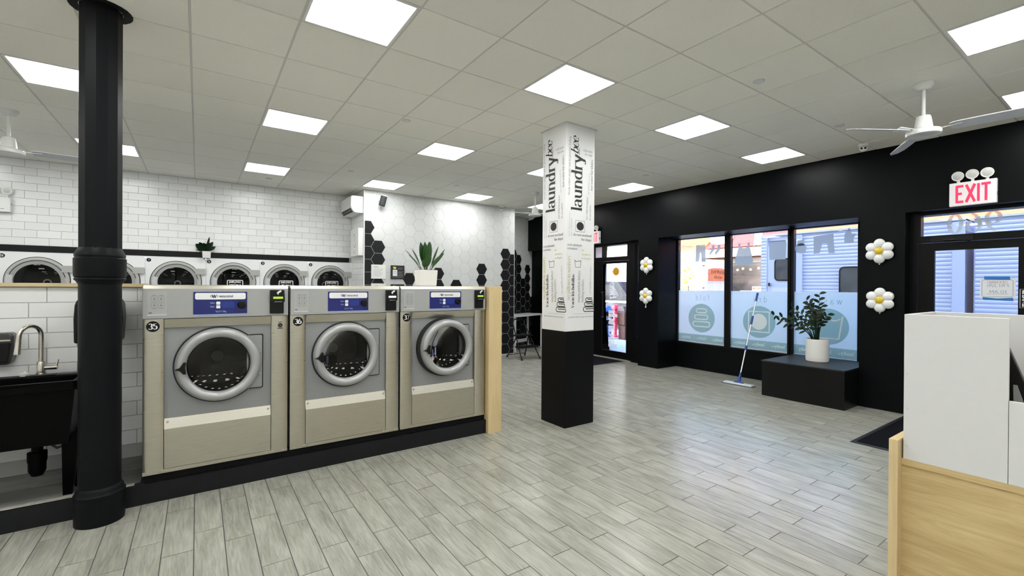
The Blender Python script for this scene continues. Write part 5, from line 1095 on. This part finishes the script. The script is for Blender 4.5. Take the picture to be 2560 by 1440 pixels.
# reception counter: oak front and end board, white upstand boxes behind
t = thing('reception_counter', (2.8, .1, 0), 'pale oak counter with white upstands at the lower right', 'counter')
obj('end_board', bx(2.475, 3.25, .648, .680, 0, .886), OAKV, t, bevel=.002, label='pale upright oak end board')
obj('front_board', bx(2.525, 2.545, -1.6, .648, 0, .775), OAK, t, label='oak front with sweeping grain'); obj('top_rail', bx(2.519, 2.56, -1.6, .648, .775, .801), OAK, t)
obj('worktop', bx(2.56, 3.25, -1.6, .648, .76, .795), OAK, t)
obj('tall_upstand', bx(2.520, 2.538, .333, .642, .801, 1.428), WHITELAM, t, bevel=.0012, label='tall white laminate upstand')
obj('upstand_side', bx(2.538, 2.93, .624, .642, .801, 1.428), WHITELAM, t, bevel=.0012); obj('upstand_back', bx(2.915, 2.933, -1.2, .624, .801, 1.428), WHITELAM, t, bevel=.0012)
obj('low_upstand', bx(2.520, 2.538, -1.2, .3315, .801, 1.115), WHITELAM, t, bevel=.0012, label='lower white laminate upstand')
m = MB()
for yy in (.61, .618): pass
for zz, yy in ((.86, .635), (1.02, .636), (1.17, .637)): m.cyl((2.5198, yy - .006, zz), (2.5192, yy - .006, zz), .0035, n=10)
obj('screw_cap', m, mat('pale screw cap', (.6, .6, .6), .5), t)
t = thing('desk_monitor', (2.75, .40, .795), 'black tilted screen behind the lower white upstand', 'screen')
m = MB().prism([(-.385, 1.40), (-.197, .83), (-.56, .83), (-.56, 1.40)], FX(2.665), 0, -.035); obj('back', m, BLACK, t, bevel=.004)
obj('stand', bx(2.70, 2.80, .30, .50, .797, 1.0), BLACKMAT, t); obj('stay', MB().hexa([(2.65, .338, 1.16), (2.65, .328, 1.16), (2.66, .328, 1.16), (2.66, .338, 1.16)], [(2.65, .335, 1.02), (2.65, .290, 1.02), (2.66, .290, 1.02), (2.66, .335, 1.02)]), mat('grey stay', (.3, .3, .3), .4), t)
# the taped notice on the glass of the near door
t = thing('paper_notice', (XD + .045, 1.09, 1.54), 'handwritten paper notice held by blue tape on the near door', 'notice')
G = (V((XD + .040, 0, 0)), V((0, 1, 0)), V((0, 0, 1)), V((-1, 0, 0))); GA = (V((XD + .048, 0, 0)), V((0, 1, 0)), V((0, 0, 1)), V((-1, 0, 0)))
obj('sheet', MB().prism(rect(.925, 1.20, 1.435, 1.665), GA, 0, .0015), PAPER, t)
tx = MB(); q = rrect(.945, 1.185, 1.455, 1.645, .02); line(tx, q + [q[0]], GA, .004, .0025); text(tx, 'FRI 2/6', GA, .975, 1.565, .022, .12, .1, width=.17, d=.0025, serif=False, slant=.1); text(tx, '10 AM', GA, .985, 1.495, .022, .12, .1, width=.14, d=.0025, serif=False, slant=.1); line(tx, [(.98, 1.487), (1.15, 1.485)], GA, .003, .0025); obj('handwriting', tx, mat('blue grey pen', (.25, .28, .38), .6), t)
tx = MB(); text(tx, 'OPENING', GA, .985, 1.605, .017, .14, .12, width=.16, d=.0025, serif=False); obj('heading', tx, mat('faded red pen', (.5, .22, .25), .6), t)
obj('tape', MB().prism([(.965, 1.645), (1.165, 1.650), (1.17, 1.685), (.97, 1.682)], GA, .003, .004), TAPE, t); obj('tape', MB().prism([(.94, 1.41), (1.175, 1.418), (1.18, 1.45), (1.06, 1.436), (.945, 1.447)], GA, .003, .004), TAPE, t)

# ------------------------------------------------------------------ the street outside
CONC = mat('concrete', (.42, .43, .45), .8, noise=.12, nscale=3); ASPH = mat('asphalt', (.16, .165, .18), .85, noise=.15, nscale=4)
obj('sidewalk', bx(XW + .25, 12.6, -20, 45, -.25, -.03), CONC, None, kind='structure'); obj('door_step', bx(XD, XW + .25, YR, 9.9, -.2, -.015), CONC, None, kind='structure')
obj('road', bx(12.6, 60, -30, 90, -.3, -.12), ASPH, None, kind='structure')
SID = mat('pale corrugated siding', (.50, .51, .66), .45, noise=.04, nscale=2)
def trailer(y0, y1, label, win, post):
    t = thing('trailer', (11.9, (y0 + y1) / 2, -.12), label, 'trailer', 'pale corrugated trailers parked at the kerb')
    X = 11.0; Z0, Z1 = .45, 2.775
    obj('shell', bx(X + .03, X + 2.3, y0, y1, Z0, Z1), SID, t)
    for a, b in win.get('panels', [(y0 + .02, y1 - .02)]):
        m = MB(); vs = []; k = 0; z = Z0 + .02
        while z < Z1 - .085: vs += [(X + .024, a, z), (X + .024, b, z), (X + .015, a, z + .024), (X + .015, b, z + .024), (X + .015, a, z + .05), (X + .015, b, z + .05), (X + .024, a, z + .07), (X + .024, b, z + .07)]; z += .074
        n = len(vs) // 2; m.add(vs, [(2 * i, 2 * i + 1, 2 * i + 3, 2 * i + 2) for i in range(n - 1)]); obj('siding', m, SID, t)
    obj('roof_rail', bx(X - .01, X + 2.3, y0, y1, Z1 - .025, Z1 + .012), mat('trailer rail', (.62, .60, .66), .4), t)
    for a, b in post: obj('corner_post', bx(X - .015, X + .06, a, b, Z0, Z1 - .05), mat('trailer post', (.51, .53, .66), .4), t)
    for a, b in win.get('door', []):
        d = obj('door', bx(X - .005, X + .04, a, b, Z0, 2.52), mat('trailer door', (.51, .53, .66), .4), t); obj('door_vent', bx(X - .012, X - .004, a + .05, b - .12, .9, 1.55), mat('trailer rail', (.62, .60, .66), .4), d)
        m = MB(); m.cyl((X - .03, b - .06, 1.58), (X - .03, b - .06, 1.66), .02, n=8); m2 = m; obj('latch', m2, BLACK, d); obj('hinge', bx(X - .03, X - .004, a + .02, a + .06, 2.18, 2.24), BLACK, d)
    for a, b, c, d_ in win.get('wins', []):
        w = obj('window', MB().prism([( -p[0], p[1]) for p in rrect(a, b, c, d_, .09)][::-1], FX(X + .004), 0, .02), BLACK, t); obj('dark_pane', MB().prism([(-p[0], p[1]) for p in rrect(a + .03, b - .03, c + .03, d_ - .03, .07)][::-1], FX(X - .016), 0, .004), mat('dark trailer glass', (.05, .055, .06), .08, noise=.6, nscale=5, spec=.8), w)
    for yy in (y0 + 1.0, y1 - 1.0): obj('wheel', MB().cyl((X + .1, yy, .28), (X + .35, yy, .28), .40, n=24), RUBBER, t)
    return t
trailer(1.985, 5.485, 'pale corrugated trailer with a door behind the shop windows', dict(panels=[(5.345, 5.47), (2.16, 4.58)], door=[(4.72, 5.33)], wins=[(4.76, 5.16, 1.70, 2.22), (3.15, 3.87, 1.38, 1.99)]), [(1.985, 2.15), (4.58, 4.70), (5.33, 5.345)])
trailer(-6.5, 1.88, 'pale corrugated trailer behind the near EXIT door', dict(panels=[(-6.4, 1.86)]), [])
# building across the street
BR = mat('orange brick', (.36, .12, .055), .85, noise=.2, nscale=30)
b = thing('brick_building', (24, 6, -.12), 'orange brick shop building across the street', 'building')
obj('facade', bx(20.5, 28, -14, 16.5, -.12, 7.5), BR, b)
m = MB(); z = .3
while z < 7.4: m.box(20.488, 20.5, -14, 16.5, z, z + .012); z += .22
obj('mortar_courses', m, mat('mortar', (.34, .22, .15), .9), b, kind='stuff')
obj('sign_board', bx(20.30, 20.49, 9.0, 12.7, 3.42, 4.9), mat('red sign board', (.36, .02, .025), .5), b, label='red sign board')
o = obj('oval_sign', MB().prism([(-p[0], p[1]) for p in disc(11.95, 3.88, .62, 32, .30)][::-1], FX(20.29), 0, .04), INKW, b); tx = MB(); text(tx, 'Town', FX(20.25), -12.3, 3.78, .17, .2, .08, width=.8, d=.002, slant=.2); obj('sign_lettering', tx, INKG, o)
obj('yellow_disc', MB().prism([(-p[0], p[1]) for p in disc(12.83, 3.86, .32, 28)][::-1], FX(20.28), 0, .05), mat('yellow sign', (.8, .66, .02), .5), b)
tx = MB(); text(tx, '1', FX(20.30), -10.55, 3.42, .62, .42, .3, width=.55, d=.01, serif=False, slant=.1); obj('sign_numeral', tx, INKW, b)
m = MB().hexa([(20.45, 9.0, 3.40), (20.45, 16.2, 3.40), (20.45, 16.2, 3.30), (20.45, 9.0, 3.30)], [(19.3, 9.0, 2.98), (19.3, 16.2, 2.98), (19.3, 16.2, 2.90), (19.3, 9.0, 2.90)]); obj('awning', m, mat('cream awning', (.50, .40, .29), .7), b, label='cream awning')
for yy in (10.4, 11.8, 13.2, 14.6): obj('awning_rib', MB().hexa([(20.45, yy, 3.41), (20.45, yy + .05, 3.41), (19.3, yy + .05, 2.99), (19.3, yy, 2.99)], [(20.45, yy, 3.43), (20.45, yy + .05, 3.43), (19.3, yy + .05, 3.01), (19.3, yy, 3.01)]), mat('awning rib', (.34, .25, .18), .7), b)
obj('fascia', bx(20.38, 20.5, 9.0, 16.2, 2.66, 2.90), mat('pale fascia', (.42, .38, .38), .6), b)
w = obj('shop_window', bx(20.44, 20.5, 9.4, 12.0, 1.0, 2.64), mat('dim shop interior', (.20, .15, .12), .3, noise=.6, nscale=3), b)
for k, yy in enumerate((10.0, 10.25, 10.6, 10.95, 11.2)): obj('bulb', MB().ball((20.4, yy, 2.36 + .05 * (k % 2)), .05, n=10, m=6), mat('warm bulb', (1, .9, .7), .4, emit=(1, .85, .6), estr=3.), w)
obj('door_jamb', bx(20.40, 20.5, 12.0, 12.12, -.1, 2.64), mat('pale fascia', (.42, .38, .38), .6), b)
t = thing('produce_stand', (19.6, 10.6, -.12), 'stepped white crates of produce outside the shop across the street', 'stand')
obj('frame', bx(19.4, 20.3, 9.4, 10.95, -.12, 1.0), mat('stand frame', (.3, .3, .3), .7), t)
for row, (z, y0, n) in enumerate(((1.22, 9.5, 7), (1.42, 9.5, 6), (1.60, 9.5, 4))):
    for k in range(n): c = obj('crate', bx(19.45 + row * .25, 19.7 + row * .25, y0 + k * .2, y0 + k * .2 + .19, z - .2, z), WHITE, t); obj('produce', bx(19.44 + row * .25, 19.46 + row * .25, y0 + k * .2 + .03, y0 + k * .2 + .16, z - .13, z - .04), mat('mixed produce', (.35, .12, .06), .6, noise=.9, nscale=7), c)
t = thing('shrub_display', (19.9, 11.3, -.12), 'grey green bushy display beside the produce crates', 'shrub'); m = MB()
for k in range(60): 
    c = V((19.75 + rnd.uniform(-.2, .2), 11.35 + rnd.uniform(-.3, .3), 1.5 + rnd.uniform(-.55, .45))); d = V((rnd.uniform(-1, .2), rnd.uniform(-1, 1), rnd.uniform(-.4, 1))); leaf(m, c, d, (-1, 0, .2), .22, .05, .1, 4)
obj('foliage', m, mat('grey foliage', (.13, .14, .13), .6, noise=.5, nscale=6), t, kind='stuff'); obj('tub', MB().lathe([(.2, -.12), (.27, .9)], (19.75, 11.35, 0), (0, 0, 1), 16), WHITE, t)
# box truck
t = thing('box_truck', (18.2, 12.5, -.12), 'white box truck with an orange panel parked across the street', 'truck')
TX, TY = 17.0, 10.86
obj('cargo_box', bx(TX, TX + 2.3, TY, TY + 5.2, .75, 2.72), mat('truck white', (.72, .72, .70), .4), t, bevel=.02)
FT = FY(TY, TX)
o = obj('rear_door', MB().prism(rect(.42, 1.95, .80, 2.55), FT, -.0, .015), mat('truck door white', (.50, .46, .50), .4), t)
for zz in (1.05, 1.4, 1.75, 2.1): obj('door_rib', MB().prism(rect(.42, 1.95, zz, zz + .02), FT, .015, .025), mat('pale fascia', (.42, .38, .38), .6), o)
p = obj('orange_panel', MB().prism([(.48, 1.82), (1.85, 1.82), (1.85, 2.30), (1.5, 2.36), (.85, 2.36), (.48, 2.30)], FT, .015, .03), mat('orange panel', (.50, .13, .05), .5), o); tx = MB(); text(tx, 'THOMAL', FT, .62, 2.13, .10, .2, .1, width=1.1, d=.033); text(tx, 'Rose', FT, .9, 1.92, .10, .2, .08, width=.6, d=.033, slant=.2); obj('panel_lettering', tx, mat('dark orange print', (.10, .02, .012), .6), p)
for zz in (.95, 1.5, 2.42): obj('marker_lamp', MB().prism(rect(.10, .22, zz, zz + .05), FT, 0, .02), mat('red marker', (.45, .05, .04), .4), t)
obj('chassis', bx(TX + .2, TX + 2.1, TY + .1, TY + 7.2, .35, .75), BLACK, t); obj('cab', bx(TX + .1, TX + 2.2, TY + 5.3, TY + 7.3, .5, 2.2), mat('truck white', (.72, .72, .70), .4), t, bevel=.12)
for yy in (TY + 1.2, TY + 6.2):
    for xx in (TX + .05, TX + 1.95): obj('wheel', MB().cyl((xx, yy, .28), (xx + .3, yy, .28), .40, n=20), RUBBER, t)
t = thing('young_tree', (16.3, 11.0, -.12), 'small yellow leaved tree in front of the white truck', 'tree')
obj('trunk', MB().tube([(16.3, 11.0, -.12), (16.32, 10.97, .7), (16.3, 10.97, 1.6)], [.05, .04, .02], 8), mat('bark', (.12, .09, .06), .8), t); m = MB()
for k in range(150):
    a = rnd.uniform(0, 6.28); q = rnd.random() ** .5; c = V((16.3 + .25 * q * math.cos(a), 11.05 + .30 * q * math.sin(a) - .0, 1.85 + rnd.uniform(-.62, .58))); d = V((rnd.uniform(-1, 1), rnd.uniform(-1, 1), rnd.uniform(-1, .6))); leaf(m, c, d, (0, -.3, 1), .12, .035, .2, 3)
obj('leaves', m, mat('yellow leaf', (.75, .62, .05), .6, noise=.3, nscale=8), t, kind='stuff')
# street furniture seen through the far door
def newsbox(x, y, col, name, label, top=None):
    t = thing('newspaper_box', (x, y, -.03), label, 'box'); M1 = mat(name, col, .4)
    obj('pedestal', bx(x - .16, x + .16, y - .13, y + .13, -.03, .40), M1, t, bevel=.01); o = obj('cabinet', bx(x - .2, x + .2, y - .16, y + .16, .40, .80), top or M1, t, bevel=.02); F = FY(y - .16, x); tx = MB(); text(tx, 'daily', F, -.13, .55, .08, .24, .1, width=.26, d=.002); obj('lettering', tx, INKW, o)
    m = MB().hexa([(x - .2, y - .16, .80), (x + .2, y - .16, .80), (x + .2, y + .16, .80), (x - .2, y + .16, .80)], [(x - .16, y - .05, .97), (x + .16, y - .05, .97), (x + .16, y + .14, .97), (x - .16, y + .14, .97)]); obj('hood', m, M1, t, bevel=.01)
newsbox(10.15, 9.68, (.01, .16, .62), 'blue box', 'blue newspaper box with a black middle, seen through the far door', BLACK); newsbox(10.70, 10.28, (.01, .16, .62), 'blue box', 'second blue newspaper box, just behind the first one')
newsbox(10.55, 9.22, (.045, .004, .008), 'maroon box', 'dark red newspaper box at the right edge of the far door')
t = thing('hydrant', (10.75, 9.80, -.03), 'bright red street post with a cap behind the door lettering', 'post'); RD = mat('bright red paint', (.75, .03, .08), .4)
obj('post', MB().lathe([(.09, -.03), (.09, .02), (.055, .04), (.055, .45), (.09, .47), (.10, .80), (.08, .84)], (10.75, 9.80, 0), (0, 0, 1), 16), RD, t, smooth=35); obj('cap', MB().lathe([(.13, .84), (.13, .90), (.09, .98), (0, 1.02)], (10.75, 9.80, 0), (0, 0, 1), 16, cap=False), RD, t, smooth=35)
obj('arm', MB().cyl((10.62, 9.88, .78), (10.88, 9.72, .78), .05, n=10), RD, t); obj('orange_flap', bx(10.78, 10.86, 9.62, 9.68, .30, .62), mat('orange flap', (.8, .25, .08), .5), t)
t = thing('parked_van', (14.4, 13.3, -.12), 'dark grey van parked down the street behind the far door', 'van'); VG = mat('dark van paint', (.022, .022, .028), .5, spec=.3)
prof = [(-2.6, .35), (2.4, .35), (2.5, .9), (1.7, 1.1), (1.1, 1.75), (-2.4, 1.8), (-2.6, 1.2)]; obj('body', MB().prism(prof, frame((13.5, 13.3, 0), (0, -1, 0), (0, 0, 1)), 0, -1.9), VG, t, bevel=.06)
obj('side_window', MB().prism([(-2.2, 1.2), (1.2, 1.2), (.9, 1.62), (-2.2, 1.65)], frame((13.5, 13.3, 0), (0, -1, 0), (0, 0, 1)), 0, .01), mat('grey van glass', (.05, .052, .06), .4, spec=.3), t); obj('trim_strip', bx(13.48, 13.5, 10.9, 15.8, .92, 1.0), WHITE, t)
for yy in (11.9, 14.8): obj('wheel', MB().cyl((13.46, yy, .22), (13.7, yy, .22), .34, n=20), RUBBER, t)
t = thing('street_pole', (16.0, 15.3, -.03), 'grey street pole behind the bee on the far door', 'pole'); obj('shaft', MB().cyl((16.0, 15.3, -.12), (16.0, 15.3, 6.5), .11, n=14), mat('grey pole', (.2, .2, .22), .6), t, smooth=40); obj('notice_box', bx(15.8, 15.9, 15.05, 15.35, 1.15, 1.75), WHITE, t)
t = thing('sunlit_building', (26, 26, -.12), 'bright sunlit white building far down the street', 'building'); obj('facade', bx(24, 32, 17, 40, -.12, 9), mat('sunlit white render', (.85, .80, .70), .7), t)
for k in range(6): obj('window', bx(23.95, 24.0, 18 + k * 3, 19.6 + k * 3, 4.4, 6.4), mat('far dark glass', (.08, .09, .1), .1), t)
obj('awning', bx(23.2, 24, 17, 40, 3.6, 3.9), mat('pink fascia', (.45, .26, .26), .6), t); obj('yellow_band', bx(23.9, 24, 17, 40, 1.6, 2.4), mat('yellow band', (.85, .65, .2), .6), t)
